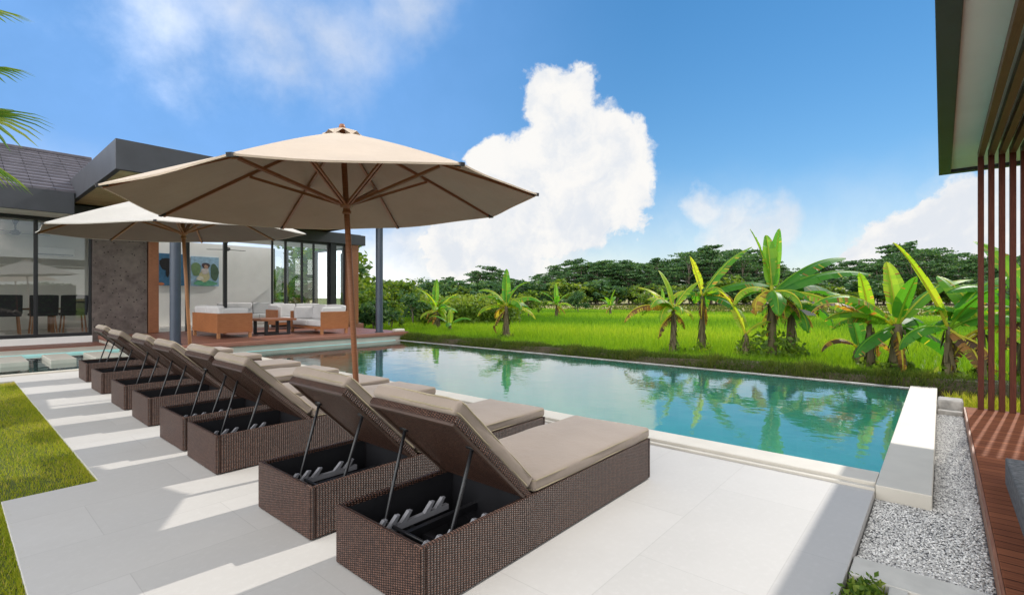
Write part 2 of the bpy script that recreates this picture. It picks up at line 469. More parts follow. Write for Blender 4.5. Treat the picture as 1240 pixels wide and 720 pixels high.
# ------------------------------------------------------------------ mesh builder
class MB:
    def __init__(s): s.v = []; s.f = []; s.t = []

    def face(s, pts, tint=0.):
        i = len(s.v); s.v += [tuple(p) for p in pts]; s.f.append(tuple(range(i, i + len(pts)))); s.t.append(tint)

    def box(s, x0, x1, y0, y1, z0, z1, mat=None, tint=0.):
        if x0 > x1: x0, x1 = x1, x0
        if y0 > y1: y0, y1 = y1, y0
        if z0 > z1: z0, z1 = z1, z0
        P = [Vector(p) for p in ((x0, y0, z0), (x1, y0, z0), (x1, y1, z0), (x0, y1, z0), (x0, y0, z1), (x1, y0, z1), (x1, y1, z1), (x0, y1, z1))]
        if mat: P = [mat @ p for p in P]
        i = len(s.v); s.v += [tuple(p) for p in P]
        for q in ((0, 3, 2, 1), (4, 5, 6, 7), (0, 1, 5, 4), (1, 2, 6, 5), (2, 3, 7, 6), (3, 0, 4, 7)):
            s.f.append(tuple(i + k for k in q)); s.t.append(tint)
        return s

    def bar(s, a, b, w, h=None, up=(0, 0, 1), tint=0.):
        a = Vector(a); b = Vector(b); h = h or w
        d = (b - a); L = d.length; d.normalize(); u = Vector(up)
        if abs(d.dot(u)) > .98: u = Vector((1, 0, 0))
        r = d.cross(u).normalized(); u = r.cross(d).normalized()
        m = Matrix((( d.x, r.x, u.x, a.x), (d.y, r.y, u.y, a.y), (d.z, r.z, u.z, a.z), (0, 0, 0, 1)))
        return s.box(0, L, -w / 2, w / 2, -h / 2, h / 2, m, tint)

    def tube(s, pts, rad, seg=8, caps=True, tint=0.):
        pts = [Vector(p) for p in pts]; n = len(pts)
        if isinstance(rad, (int, float)): rad = [rad] * n
        base = len(s.v); prev = None
        for i, p in enumerate(pts):
            d = (pts[min(i + 1, n - 1)] - pts[max(i - 1, 0)]).normalized()
            if prev is None:
                a = Vector((0, 0, 1)) if abs(d.z) < .9 else Vector((1, 0, 0)); x = d.cross(a).normalized()
            else:
                x = (prev - d * prev.dot(d)).normalized()
            prev = x; y = d.cross(x)
            for k in range(seg):
                a = 2 * math.pi * k / seg; s.v.append(tuple(p + (x * math.cos(a) + y * math.sin(a)) * rad[i]))
        for i in range(n - 1):
            for k in range(seg):
                a = base + i * seg + k; b = base + i * seg + (k + 1) % seg
                s.f.append((a, b, b + seg, a + seg)); s.t.append(tint)
        if caps:
            s.f.append(tuple(base + k for k in range(seg))[::-1]); s.t.append(tint)
            s.f.append(tuple(base + (n - 1) * seg + k for k in range(seg))); s.t.append(tint)
        return s

    def prism(s, poly, z0, z1, mat=None):
        n = len(poly); i = len(s.v)
        P = [Vector((x, y, z0)) for x, y in poly] + [Vector((x, y, z1)) for x, y in poly]
        if mat: P = [mat @ p for p in P]
        s.v += [tuple(p) for p in P]
        s.f.append(tuple(i + k for k in range(n))[::-1]); s.f.append(tuple(i + n + k for k in range(n))); s.t += [0, 0]
        for k in range(n):
            a, b = i + k, i + (k + 1) % n; s.f.append((a, b, b + n, a + n)); s.t.append(0)
        return s

    def lathe(s, prof, c=(0, 0, 0), seg=24):
        i = len(s.v)
        for r, z in prof:
            for k in range(seg):
                a = 2 * math.pi * k / seg; s.v.append((c[0] + r * math.cos(a), c[1] + r * math.sin(a), c[2] + z))
        for j in range(len(prof) - 1):
            for k in range(seg):
                a = i + j * seg + k; b = i + j * seg + (k + 1) % seg
                s.f.append((a, b, b + seg, a + seg)); s.t.append(0)
        return s

    def build(s, name, mat, parent=None, bevel=0, smooth=False, seg=2, fix=False):
        me = bpy.data.meshes.new(name); me.from_pydata(s.v, [], s.f); me.materials.append(mat)
        if fix:
            bm = bmesh.new(); bm.from_mesh(me); bmesh.ops.recalc_face_normals(bm, faces=bm.faces); bm.to_mesh(me); bm.free()
        me.update()
        finish_mesh(me, np.array(s.t, dtype=np.float32) if len(s.t) == len(s.f) else None, smooth)
        o = bpy.data.objects.new(name, me); col.objects.link(o)
        if parent: o.parent = parent
        if bevel:
            b = o.modifiers.new('bevel', 'BEVEL'); b.width = bevel; b.segments = seg; b.limit_method = 'ANGLE'
        return o


def finish_mesh(me, tint=None, smooth=False):
    nl = len(me.loops); npoly = len(me.polygons)
    if not nl: return
    co = np.empty(len(me.vertices) * 3, np.float32); me.vertices.foreach_get('co', co); co = co.reshape(-1, 3)
    vi = np.empty(nl, np.int32); me.loops.foreach_get('vertex_index', vi)
    nr = np.empty(npoly * 3, np.float32); me.polygons.foreach_get('normal', nr); nr = np.abs(nr.reshape(-1, 3))
    lt = np.empty(npoly, np.int32); me.polygons.foreach_get('loop_total', lt)
    ax = np.repeat(np.argmax(nr, 1), lt); p = co[vi]
    uv = np.where((ax == 0)[:, None], p[:, [1, 2]], np.where((ax == 1)[:, None], p[:, [0, 2]], p[:, [0, 1]]))
    l = me.uv_layers.new(name='UVMap'); l.data.foreach_set('uv', uv.astype(np.float32).ravel())
    if tint is not None and tint.any():
        a = me.attributes.new('tint', 'FLOAT', 'FACE'); a.data.foreach_set('value', tint)
    if smooth: me.polygons.foreach_set('use_smooth', np.ones(npoly, bool))


def np_mesh(name, verts, nper, mat, tint=None, parent=None, smooth=False):
    """verts: (faces*nper,3) array, every face has nper own vertices"""
    nf = len(verts) // nper
    me = bpy.data.meshes.new(name)
    me.vertices.add(nf * nper); me.vertices.foreach_set('co', verts.astype(np.float32).ravel())
    me.loops.add(nf * nper); me.loops.foreach_set('vertex_index', np.arange(nf * nper, dtype=np.int32))
    me.polygons.add(nf); me.polygons.foreach_set('loop_start', np.arange(0, nf * nper, nper, dtype=np.int32))
    me.update(calc_edges=True)
    if tint is not None:
        a = me.attributes.new('tint', 'FLOAT', 'FACE'); a.data.foreach_set('value', tint.astype(np.float32))
    me.materials.append(mat)
    o = bpy.data.objects.new(name, me); col.objects.link(o)
    if parent: o.parent = parent
    return o


def empty(name, loc=(0, 0, 0), rz=0):
    o = bpy.data.objects.new(name, None); o.location = loc; o.rotation_euler = (0, 0, rz); o.empty_display_size = .2
    col.objects.link(o); return o


def tag(o, label, cat, group=None):
    o['label'] = label; o['category'] = cat
    if group: o['group'] = group
    return o


def kind(o, k): o['kind'] = k; return o


def copy_tree(o, parent=None):
    c = o.copy(); col.objects.link(c); c.parent = parent
    for ch in list(o.children): copy_tree(ch, c)
    return c


def cushion(mb_name, L, W, T, mat, parent, seed=0, rounding=.028, cuts=10):
    bm = bmesh.new(); bmesh.ops.create_cube(bm, size=1)
    bmesh.ops.scale(bm, vec=(L, W, T), verts=bm.verts)
    bmesh.ops.bevel(bm, geom=list(bm.edges), offset=rounding, segments=4, profile=.6, affect='EDGES')
    lens = [e for e in bm.edges if e.calc_length() > .2]
    bmesh.ops.subdivide_edges(bm, edges=lens, cuts=cuts, use_grid_fill=True)
    rr = random.Random(seed); ph = [rr.uniform(0, 6) for _ in range(6)]
    for v in bm.verts:
        x, y, z = v.co; u = 2 * x / L; w = 2 * y / W
        puff = (1 - u ** 4) * (1 - w ** 4)
        v.co.z += (.010 * puff + .004 * math.sin(5 * x + ph[0]) * math.sin(7 * y + ph[1])) * (1 if z > 0 else -.4)
        v.co.y += .004 * math.sin(9 * x + ph[2]) * abs(w); v.co.x += .004 * math.sin(8 * y + ph[3]) * abs(u)
        # creases along the seam
        v.co.z += .0025 * math.sin(38 * x + ph[4]) * (abs(w) > .9)
    me = bpy.data.meshes.new(mb_name); bm.to_mesh(me); bm.free(); me.materials.append(mat); finish_mesh(me, None, True)
    o = bpy.data.objects.new(mb_name, me); col.objects.link(o); o.parent = parent
    if mat is M['cushion']:
        pp = MB(); a, b, r_ = L / 2 - .004, W / 2 - .004, .035
        for z in (T / 2 - .012, -T / 2 + .012):
            loop = []
            for (sx, sy, a0) in ((1, 1, 0), (-1, 1, 90), (-1, -1, 180), (1, -1, 270)):
                for q in range(5):
                    t_ = R(a0 + 90 * q / 4); loop.append((sx * (a - r_) + r_ * math.cos(t_), sy * (b - r_) + r_ * math.sin(t_), z + rr.uniform(-.0015, .0015)))
                # along the next side
                nx = {0: (-1, 1), 90: (-1, -1), 180: (1, -1), 270: (1, 1)}[a0]
                e = loop[-1]; f_ = (nx[0] * (a - r_), e[1]) if a0 in (0, 180) else (e[0], nx[1] * (b - r_))
                for q in range(1, 9): loop.append((e[0] + (f_[0] - e[0]) * q / 9, e[1] + (f_[1] - e[1]) * q / 9, z + rr.uniform(-.0025, .0025)))
            pp.tube(loop + loop[:1], .0045, 5, caps=False)
        pp.build('piping', M['piping'], o, smooth=True)
    return o


# ------------------------------------------------------------------ ground, field, terrace, pool
kind(MB().box(-1500, 3000, -1500, 1800, -2.4, -1.7).build('ground', M['ground']), 'structure')
kind(MB().box(10.3, 52, -60, 75, -.9, -.30).build('rice_field', M['field']), 'structure')
kind(MB().box(52.1, 900, -600, 900, -.9, -.28).build('dry_field', M['dry']), 'structure')
o = kind(MB().prism([(-40, -30), (.25, -30), (.25, 4.7), (.75, 4.7), (.75, 11.35), (-40, 11.35)], -.6, -.03).build('lawn', M['lawn'], fix=True), 'structure')
kind(MB().prism([(-40, 15.7), (2.85, 15.7), (2.85, 18.2), (10.2, 18.2), (10.2, 60), (-40, 60)], -.6, -.05).build('garden_ground', M['lawn'], fix=True), 'structure')

kind(MB().prism([(.25, .354), (4.27, .354), (4.27, 12.0), (-12, 12.0), (-12, 11.35), (.75, 11.35), (.75, 4.7), (.25, 4.7)], -.35, 0).build('terrace', M['terrace'], fix=True, bevel=.003), 'structure')
# gravel beds
kind(MB().prism([(2.6, -.2), (9.0, -.2), (9.0, .05), (4.268, .05), (4.268, .35), (2.6, .35)], -.4, -.055).build('gravel_bed', M['gravel'], fix=True), 'structure')

WZ = .018
# pool basin: floor and inner walls
bz = MB()
X0, X1, Y0, Y1, ZF = 4.61, 9.25, .352, 12.85, -1.35
bz.face([(X0, Y0, ZF), (X1, Y0, ZF), (X1, Y1, ZF), (X0, Y1, ZF)])
bz.face([(X1, Y0, ZF), (X1, Y0, .0), (X1, Y1, .0), (X1, Y1, ZF)])
bz.face([(X0, Y0, ZF), (X0, Y0, .03), (X1, Y0, .03), (X1, Y0, ZF)])
bz.face([(X0, Y0, ZF), (X0, 12.1, ZF), (X0, 12.1, .02), (X0, Y0, .02)])
bz.face([(2.9, Y1, ZF), (X1, Y1, ZF), (X1, Y1, .03), (2.9, Y1, .03)])
bz.box(X0, X1, 12.2, Y1, ZF, -.38)                       # underwater bench below the deck
bz.box(X0, X0 + .45, Y0, 12.0, ZF, -.55)
ZC = -.45
bz.face([(-12, 12.1, ZC), (X0, 12.1, ZC), (X0, Y1, ZC), (2.9, Y1, ZC), (2.9, 15.6, ZC), (-12, 15.6, ZC)])
bz.face([(-12, 12.1, ZC), (-12, 12.1, .02), (X0, 12.1, .02), (X0, 12.1, ZC)])
bz.face([(X0, 12.1, ZF), (X0, Y1, ZF), (X0, Y1, ZC), (X0, 12.1, ZC)])
bz.face([(2.9, Y1, ZC), (2.9, 15.6, ZC), (2.9, 15.6, .03), (2.9, Y1, .03)])
bz.face([(-12, 15.6, ZC), (2.9, 15.6, ZC), (2.9, 15.6, .06), (-12, 15.6, .06)])
kind(bz.build('pool', M['pooltile']), 'structure')
w = MB()
w.face([(X0, Y0, WZ), (9.262, Y0, WZ), (9.262, Y1, WZ), (X0, Y1, WZ)])
w.face([(-12, 12.1, WZ), (X0, 12.1, WZ), (X0, Y1, WZ), (2.9, Y1, WZ), (2.9, 15.6, WZ), (-12, 15.6, WZ)])
kind(w.build('water', M['water']), 'structure')

cp = empty('pool_edge', (4.3, .2, 0))
tag(cp, 'cream stone pool coping with the broad low wall at its right end', 'pool edge')


def part(mb, name, mat, parent, **kw):
    o = mb.build(name, mat, parent, **kw)
    o.matrix_parent_inverse = Matrix.Translation(-Vector(parent.location)) if not parent.rotation_euler.z else (Matrix.Translation(Vector(parent.location)) @ Matrix.Rotation(parent.rotation_euler.z, 4, 'Z')).inverted()
    return o


part(MB().box(4.33, 4.61, .352, 12.0, -.3, .042), 'near_coping', M['coping'], cp, bevel=.006)
part(MB().box(4.272, 4.328, .352, 12.0, -.3, .018), 'coping_step', M['coping'], cp, bevel=.004)
part(MB().box(-12, 4.61, 12.003, 12.1, -.3, .03), 'channel_coping', M['coping'], cp, bevel=.006)
part(MB().box(4.272, 9.98, .046, .350, -.35, .044), 'end_wall', M['coping'], cp, bevel=.006)
part(MB().box(9.265, 9.34, .354, 12.845, -.8, .030), 'overflow_lip', M['lip'], cp, bevel=.004)

# planted bed and concrete kerbs in the lower right corner
kind(MB().box(.4, 2.93, .192, .350, -.4, -.06).build('planting_bed', M['soil']), 'structure')
k1 = MB(); k1.box(2.94, 3.16, -.20, .348, -.4, -.012); k1.box(.4, 2.938, .115, .187, -.4, -.012)
tag(k1.build('planter_kerb', M['kerb'], bevel=.006), 'pale concrete kerb framing the planted bed beside the gravel', 'kerb')
kind(MB().box(.4, 2.938, -.20, .113, -.45, -.12).build('gravel_pit', M['gravel']), 'structure')

# pebbles
def pebbles():
    n = 24000
    reg = [(2.6 + .56, 4.26, -.19, .345, .42), (4.28, 9.0, -.19, .04, .58)]
    P = []
    for x0, x1, y0, y1, fr in reg:
        k = int(n * fr); xs = x0 + (x1 - x0) * rng.random(k) ** 1.3
        P.append(np.stack([xs, rng.uniform(y0, y1, k), rng.uniform(-.058, -.048, k)], 1))
    k = 1500; P.append(np.stack([rng.uniform(1.5, 2.9, k), rng.uniform(-.19, .11, k), rng.uniform(-.122, -.112, k)], 1))
    P = np.concatenate(P); n = len(P)
    # octahedra, irregular
    base = np.array([[1, 0, 0], [0, 1, 0], [-1, 0, 0], [0, -1, 0], [0, 0, 1], [0, 0, -1]], float)
    tri = np.array([[0, 1, 4], [1, 2, 4], [2, 3, 4], [3, 0, 4]])
    V = base[None] * rng.uniform(.7, 1.3, (n, 6, 3)); V *= (rng.uniform(.004, .0085, n))[:, None, None]; V[:, :, 2] *= .7
    a = rng.uniform(0, 6.28, n); c, s_ = np.cos(a), np.sin(a)
    x = V[:, :, 0] * c[:, None] - V[:, :, 1] * s_[:, None]; y = V[:, :, 0] * s_[:, None] + V[:, :, 1] * c[:, None]
    V[:, :, 0] = x; V[:, :, 1] = y; V += P[:, None]
    F = V[:, tri].reshape(-1, 3)
    t = NT('pebbles'); at = t.n('ShaderNodeAttribute', attribute_name='tint')
    m = t.done(t.bsdf(t.mix(at.outputs['Fac'], (.26, .255, .245), (.86, .84, .80)), .7))
    tint = np.repeat(np.clip(rng.beta(1.4, 1.6, n), .01, 1), 4)
    kind(np_mesh('gravel_stones', F, 3, m, tint), 'stuff')


pebbles()


# ------------------------------------------------------------------ grass, rice, bund
def blades(name, P, hgt, wid, mat, tint, lean=.35, kindname='stuff'):
    n = len(P); a = rng.uniform(0, 2 * np.pi, n); h = hgt * rng.uniform(.6, 1.2, n); wd = wid * rng.uniform(.7, 1.3, n)
    dx = np.cos(a); dy = np.sin(a); l = lean * rng.random(n) * h
    la = rng.uniform(0, 2 * np.pi, n)
    V = np.empty((n, 3, 3))
    V[:, 0] = P + np.stack([-dx * wd / 2, -dy * wd / 2, 0 * wd], 1)
    V[:, 1] = P + np.stack([dx * wd / 2, dy * wd / 2, 0 * wd], 1)
    V[:, 2] = P + np.stack([np.cos(la) * l, np.sin(la) * l, h], 1)
    return kind(np_mesh(name, V.reshape(-1, 3), 3, mat, tint), kindname)


def lawn_grass():
    n = 90000
    y = 1.2 + 10.1 * rng.random(n) ** 1.0; xr = np.where(y < 4.7, .25, .75)
    x = xr - 2.6 * rng.random(n) ** 1.6
    edge = rng.random(n) < .04; x = np.where(edge, xr + rng.uniform(-.02, .015, n), x)
    patch = .5 + .5 * np.sin(x * 3.1 + 1.3 * np.sin(y * 2.3)) * np.sin(y * 2.7 + .7)
    t = np.clip(.25 + .45 * rng.random(n) + .25 * patch, .02, 1)
    dry = rng.random(n) < .06; t = np.where(dry, 1, t)
    # yellow dry strip along the channel end
    t = np.where(y > 10.9, np.clip(t + .3, 0, 1), t)
    blades('lawn_grass', np.stack([x, y, np.full(n, -.035)], 1), .036, .006, M['grass'], t, .9)
    # bed plants
    n = 3500
    P = np.stack([rng.uniform(1.2, 2.92, n), rng.uniform(.195, .345, n), np.full(n, -.07)], 1)
    blades('bed_grass', P, .05, .009, M['grass'], np.clip(rng.random(n) * .7, .02, 1), 1.2)


lawn_grass()


def rice():
    n = 330000
    d = 1.5 + 41 * rng.random(n) ** 1.7
    x = 10.35 + d; half = 6 + 1.35 * x
    y = x * .55 + (rng.random(n) - .42) * half * 1.5
    # rows of clumps
    x = x + .03 * rng.standard_normal(n); row = np.round(y / .22) * .22; y = np.where(x < 26, row + .035 * rng.standard_normal(n), y)
    g1 = (np.abs(x - 22 - .08 * y) > .35) & (np.abs(x - 33 + .05 * y) > .4)
    x, y = x[g1], y[g1]; n = len(x)
    big = .5 + .35 * np.sin(x * .31 + y * .12) + .25 * np.sin(y * .21 - x * .1 + 2)
    t = np.clip(.22 + .5 * big + .45 * (rng.random(n) - .5) - .25 * np.clip((x - 19) / 6, 0, 1) + .15 * np.clip((x - 30) / 10, 0, 1), .01, 1)
    gap = (np.sin(x * 1.3 + 2 * np.sin(y * .7)) * np.sin(y * 1.1 + 1.5 * np.sin(x * .9)) > .80) & (rng.random(n) < .8)
    x, y, t, big = x[~gap], y[~gap], t[~gap], big[~gap]; n = len(x)
    k = np.clip((x - 10) / 30, 0, 1)
    P = np.stack([x, y, np.full(n, -.31)], 1)
    hg = .26 + .06 * big
    blades('rice_plants', P, hg, .016 + .05 * k, M['rice'], t, .55)
    # ragged dry-field grass
    n = 30000
    x = 52 + 56 * rng.random(n); y = rng.uniform(-70, 100, n)
    keep = (np.sin(x * .35 + y * .05) + np.sin(y * .08) + rng.standard_normal(n) * .6) > .5
    x, y = x[keep], y[keep]; n = len(x)
    blades('dry_grass', np.stack([x, y, np.full(n, -.28)], 1), .35, .3, M['bund'], rng.random(n) * .8 + .2, .6)


rice()


def bund():
    # earth bank beyond the pool edge, its top wavy
    mb = MB(); ys = np.arange(-3.0, 13.4, .25)
    prof = [(9.36, -.45), (9.42, .02), (9.55, .13), (9.85, .15), (10.15, -.05), (10.5, -.32)]
    g = [[(x + .03 * math.sin(y * 2.1 + i), y, z + .025 * math.sin(y * 1.7 + i * 1.1)) for i, (x, z) in enumerate(prof)] for y in ys]
    for a, b in zip(g, g[1:]):
        for i in range(len(prof) - 1): mb.face([a[i], a[i + 1], b[i + 1], b[i]])
    kind(mb.build('bank', M['soil'], fix=True, smooth=False), 'structure')
    n = 46000
    x = 9.40 + 1.0 * rng.random(n) ** 1.2; y = rng.uniform(.0, 13.0, n); m_ = rng.random(n) < .15; x = np.where(m_, rng.uniform(9.37, 10.6, n), x); y = np.where(m_, rng.uniform(-3, .0, n), y)
    lump = .5 + .25 * np.sin(y * 4.1 + 2 * x) + .25 * np.sin(y * 9.7 + 1) * np.sin(y * 2.3)
    z = np.where(x < 9.55, .02 + (x - 9.42) * .8, np.where(x < 9.88, .14, .14 - (x - 9.88) * .65)) - .02
    t = np.clip(.45 * lump + .5 * rng.random(n), .02, 1)
    blades('bank_grass', np.stack([x, y, z], 1), .06 + .12 * lump, .011, M['bund'], t, .9)
    n = 9000
    x = rng.uniform(8.35, 10.4, n); y = rng.uniform(-2.5, -.02, n); keep = (x > 9.95) | (y < -.05); x, y = x[keep], y[keep]; n = len(x)
    blades('verge_grass', np.stack([x, y, np.full(n, -.09)], 1), .13, .014, M['grass'], np.clip(.45 + .5 * rng.random(n), .02, 1), .9)


bund()
kind(MB().box(8.34, 10.4, -6, .04, -.6, -.09).build('verge', M['lawn']), 'structure')


# ------------------------------------------------------------------ villa
V_ = empty('villa', (2.9, 13, 0))
tag(V_, 'low modern villa with dark flat roof, open living room and glass dining room', 'house')
FY, FZ, CZ = 18.2, .28, 3.49
vp = lambda mb, n, m, **k: part(mb, n, m, V_, **k)
# plinth, floor, deck
vp(MB().box(-12, 2.84, 18.12, 18.3, -.3, .277), 'plinth', M['white'], bevel=.004)
vp(MB().box(-12, 2.85, 16.80, 18.1, -.3, .10), 'board_walk', M['deck_x'], bevel=.004)
vp(MB().box(-12, 2.85, 15.62, 16.78, -.3, .075), 'stone_ledge', M['coping'], bevel=.006)
dk = MB(); dk.box(2.88, 9.72, 12.82, 18.19, .165, .27)
vp(dk, 'deck', M['deck_x'], bevel=.004)
vp(MB().box(2.9, 9.66, 12.87, 18.19, -.4, .163), 'deck_wall', M['coping'])
vp(MB().box(-12, 11.5, 18.3, 26.0, -.3, .278), 'interior_floor', M['floor'])
vp(MB().box(2.84, 11.5, 18.2, 18.298, -.3, .276), 'threshold', M['deck_x'])
# walls
vp(MB().box(2.76, 4.04, 18.10, 18.5, .0, CZ), 'stone_wall', M['stone'], bevel=.01)
vp(MB().box(4.06, 4.32, 18.06, 18.5, .28, CZ), 'wood_jamb', M['teak'], bevel=.006)
bw = MB(); bw.box(-12, 4.2, 23.0, 23.2, .28, CZ)
vp(bw, 'dining_back_wall', M['cream'])
vp(MB().box(4.2, 9.45, 22.0, 22.2, .28, CZ), 'living_back_wall', M['white'])
vp(MB().box(4.06, 4.195, 18.52, 23.0, .28, CZ), 'inner_wall', M['white'])
cl = MB(); cl.box(-12, 4.19, 18.33, 25.0, CZ + .02, CZ + .12); cl.box(4.2, 11.45, 18.33, 20.9, CZ + .02, CZ + .12); vp(cl, 'ceiling', M['white'])  # living room ceiling stops short: added opening to brighten the back wall
# beams and roof
vp(MB().box(-12, 11.5, 18.06, 18.32, CZ + .003, 3.90), 'header_beam', M['dark_metal'], bevel=.006)
vp(MB().box(10.66, 11.2, 18.1, 18.36, .28, CZ), 'wood_post', M['teak'], bevel=.006)
for x0, x1 in ((10.0, 10.2),):
    vp(MB().box(x0, x1, 18.14, 18.3, .28, CZ), 'steel_post', M['black'])
# left eave: fascia + soffit
vp(MB().box(-12, 2.22, 16.9, 17.0, 3.50, 4.05), 'eave_fascia', M['dark_metal'], bevel=.006)
vp(MB().box(-12, 2.22, 17.003, 18.055, 3.50, 3.56), 'eave_soffit', M['white'])
# tiled roof: stepped courses
rt = MB(); n = 13
y0, z0, y1, z1 = 16.95, 4.06, 20.5, 5.72
for i in range(n):
    a, b = i / n, (i + 1) / n
    ya, yb = y0 + (y1 - y0) * a, y0 + (y1 - y0) * b; za, zb = z0 + (z1 - z0) * a, z0 + (z1 - z0) * b
    for (xa, xb) in [(-12 + k * .42, -12 + k * .42 + .412) for k in range(36)]:
        if xb > 3.1: xb = 3.1
        if xa >= 3.1: continue
        j = random.uniform(-.006, .006)
        rt.face([(xa, ya, za + .06 + j), (xb, ya, za + .06 + j), (xb, yb + .03, zb + .012), (xa, yb + .03, zb + .012)])
        rt.face([(xa, ya, za - .01), (xb, ya, za - .01), (xb, ya, za + .06 + j), (xa, ya, za + .06 + j)])
ro = vp(rt, 'tiled_roof', M['tile'])
rc = MB(); rc.box(-12, 3.1, 20.4, 20.65, 5.70, 5.80)
c_ = rc.build('ridge_cap', M['tile'], ro, bevel=.02)
vp(MB().prism([(y0 + .05, 4.03), (y1, 5.68), (24, 4.03)], -12, 3.06, Matrix(((0, 0, 1, 0), (1, 0, 0, 0), (0, 1, 0, 0), (0, 0, 0, 1)))), 'gable', M['dark_metal'], fix=True)
# flat box roof above the terrace
RX0, RX1 = 2.245, 9.9
fa = MB()
fa.box(RX0, RX1, 12.40, 12.50, 3.91, 4.52); fa.box(RX0, RX0 + .1, 12.502, 18.05, 3.91, 4.52); fa.box(RX1 - .1, RX1, 12.502, 18.6, 3.91, 4.52)
vp(fa, 'roof_fascia', M['dark_metal'], bevel=.006)
vp(MB().box(RX0 + .102, RX1 - .102, 12.502, 18.6, 3.96, 4.02), 'roof_soffit', M['soffit_wood'])
fr_ = MB(); fr_.box(RX0 + .103, RX1 - .103, 12.503, 18.6, 4.40, 4.48); fr_.box(RX0 + .103, 11.46, 18.34, 20.9, 3.86, 3.955); vp(fr_, 'flat_roof', M['dark_metal'])  # roof left open over the living room's rear, an added light well
for cx in (3.45, 8.84):
    cm = MB(); cm.lathe([(.108, .0), (.108, 3.69)], (0, 0, 0), 28)
    c_ = cm.build('column', M['dark_blue'], V_, smooth=True); c_.location = Vector((cx, 13.12, .27)) - Vector(V_.location)
    ft = MB(); ft.lathe([(0, .02), (.14, .02), (.14, 0)], seg=28); ft.build('column_foot', M['dark_metal'], c_)


def glazing(x0, x1, y, bars, name='glass_door'):
    """frame with a pane; bars = inner mullion positions"""
    f = MB(); w = .055
    f.box(x0, x1, y - .04, y + .04, FZ, FZ + .09); f.box(x0, x1, y - .04, y + .04, CZ - .08, CZ)
    f.box(x0, x0 + w, y - .037, y + .037, FZ + .09, CZ - .08); f.box(x1 - w, x1, y - .037, y + .037, FZ + .09, CZ - .08)
    for b in bars: f.box(b - .03, b + .03, y - .037, y + .037, FZ + .09, CZ - .08)
    fr = vp(f, name, M['black'])
    g = MB(); g.face([(x0 + w, y, FZ + .09), (x1 - w, y, FZ + .09), (x1 - w, y, CZ - .08), (x0 + w, y, CZ - .08)])
    g.build('pane', M['glass'], fr)


glazing(-4.0, -1.3, 18.19, [])
glazing(-1.28, 1.62, 18.19, [])
glazing(1.60, 2.75, 18.235, [])
glazing(7.74, 8.26, 18.20, []); glazing(8.24, 8.9, 18.24, []); glazing(8.88, 9.98, 18.28, [9.36]); glazing(10.22, 10.64, 18.24, [])
for bx_ in (5.12, 6.22): vp(MB().box(bx_ - .05, bx_ + .05, 18.16, 18.28, FZ, CZ), 'door_post', M['black'])
# side and back glazing of the living room: frames with panes
f = MB()
for yy in (18.6, 19.7, 20.8, 21.95): f.box(11.38, 11.44, yy - .03, yy + .03, .28, CZ)
f.box(11.38, 11.44, 18.4, 22.0, .28, .34); f.box(11.38, 11.44, 18.4, 22.0, CZ - .07, CZ)
for xx in (9.5, 10.1, 10.75, 11.4): f.box(xx - .03, xx + .03, 22.05, 22.11, .28, CZ)
fr = vp(f, 'side_window', M['black'])
g = MB(); g.face([(11.41, 18.45, .34), (11.41, 21.9, .34), (11.41, 21.9, 3.42), (11.41, 18.45, 3.42)])
g.face([(9.5, 22.08, .3), (11.4, 22.08, .3), (11.4, 22.08, 3.42), (9.5, 22.08, 3.42)]); g.build('pane', M['glass'], fr)

# stepping stones in the channel
xs = [-1.95, -1.28, -.55, .18, .90, 1.60, 2.28]
st0 = MB().box(-.2, .2, -.68, .68, -.2, .03).build('stepping_stone', M['coping'], bevel=.012)
names = ['pale slab at the far left end of the stepping stones, partly cut off', None]
for i, x in enumerate(xs):
    o = st0 if i == 0 else st0.copy()
    if i: col.objects.link(o)
    o.location = (x, 14.5 - .08 * i, .075)
    tag(o, ['pale stepping stone under the glass corner, outside the photo edge', 'pale stepping stone just off the left edge of the photo', 'pale stepping stone cut by the left edge of the photo',
            'pale stepping stone nearest the left edge, below the dining glass door', 'pale stepping stone below the glass door, second from the left edge',
            'pale stepping stone half hidden behind the backrest of the farthest lounger', 'pale stepping stone next to the living room deck end'][i], 'stepping stone', 'stepping stones across the channel')


# ------------------------------------------------------------------ furniture on the deck
def sofa(name, loc, rz, label, L=1.95, D=.88, back=.66):
    """runs along local Y, seat faces local +X, panel ends and wooden back"""
    r = empty(name, loc, rz); tag(r, label, 'sofa', 'teak sofas of the living terrace')
    part_ = lambda mb, n, m, **k: mb.build(n, m, r, **k)
    for x in (.05, D - .05):
        for y in (.05, L - .05): part_(MB().box(x - .035, x + .035, y - .035, y + .035, 0, .16), 'leg', M['teak_light'], bevel=.004)
    part_(MB().box(0, D, 0, .04, .145, back), 'end_panel', M['sofa_wood'], bevel=.006)
    part_(MB().box(0, D, L - .04, L, .145, back), 'end_panel', M['sofa_wood'], bevel=.006)
    part_(MB().box(0, .04, .042, L - .042, .145, back), 'back_panel', M['sofa_wood'], bevel=.006)
    part_(MB().box(.042, D, .042, L - .042, .15, .22), 'seat_frame', M['sofa_wood'], bevel=.004)
    n = 2
    for i in range(n):
        l = (L - .1) / n
        c = cushion('seat_cushion', D - .1, l - .01, .17, M['grey_fabric'], r, i, .04, 5); c.location = (.06 + (D - .1) / 2, .05 + l * (i + .5), .31)
        c = cushion('back_cushion', .17, l - .02, .46, M['grey_fabric'], r, i + 5, .05, 5); c.location = (.145, .05 + l * (i + .5), .62); c.rotation_euler = (0, R(-9), 0)
    for y in (.13, L - .13):
        c = cushion('arm_cushion', D - .22, .15, .38, M['grey_fabric'], r, 9, .05, 5); c.location = (.1 + (D - .12) / 2, y, .60)
    return r


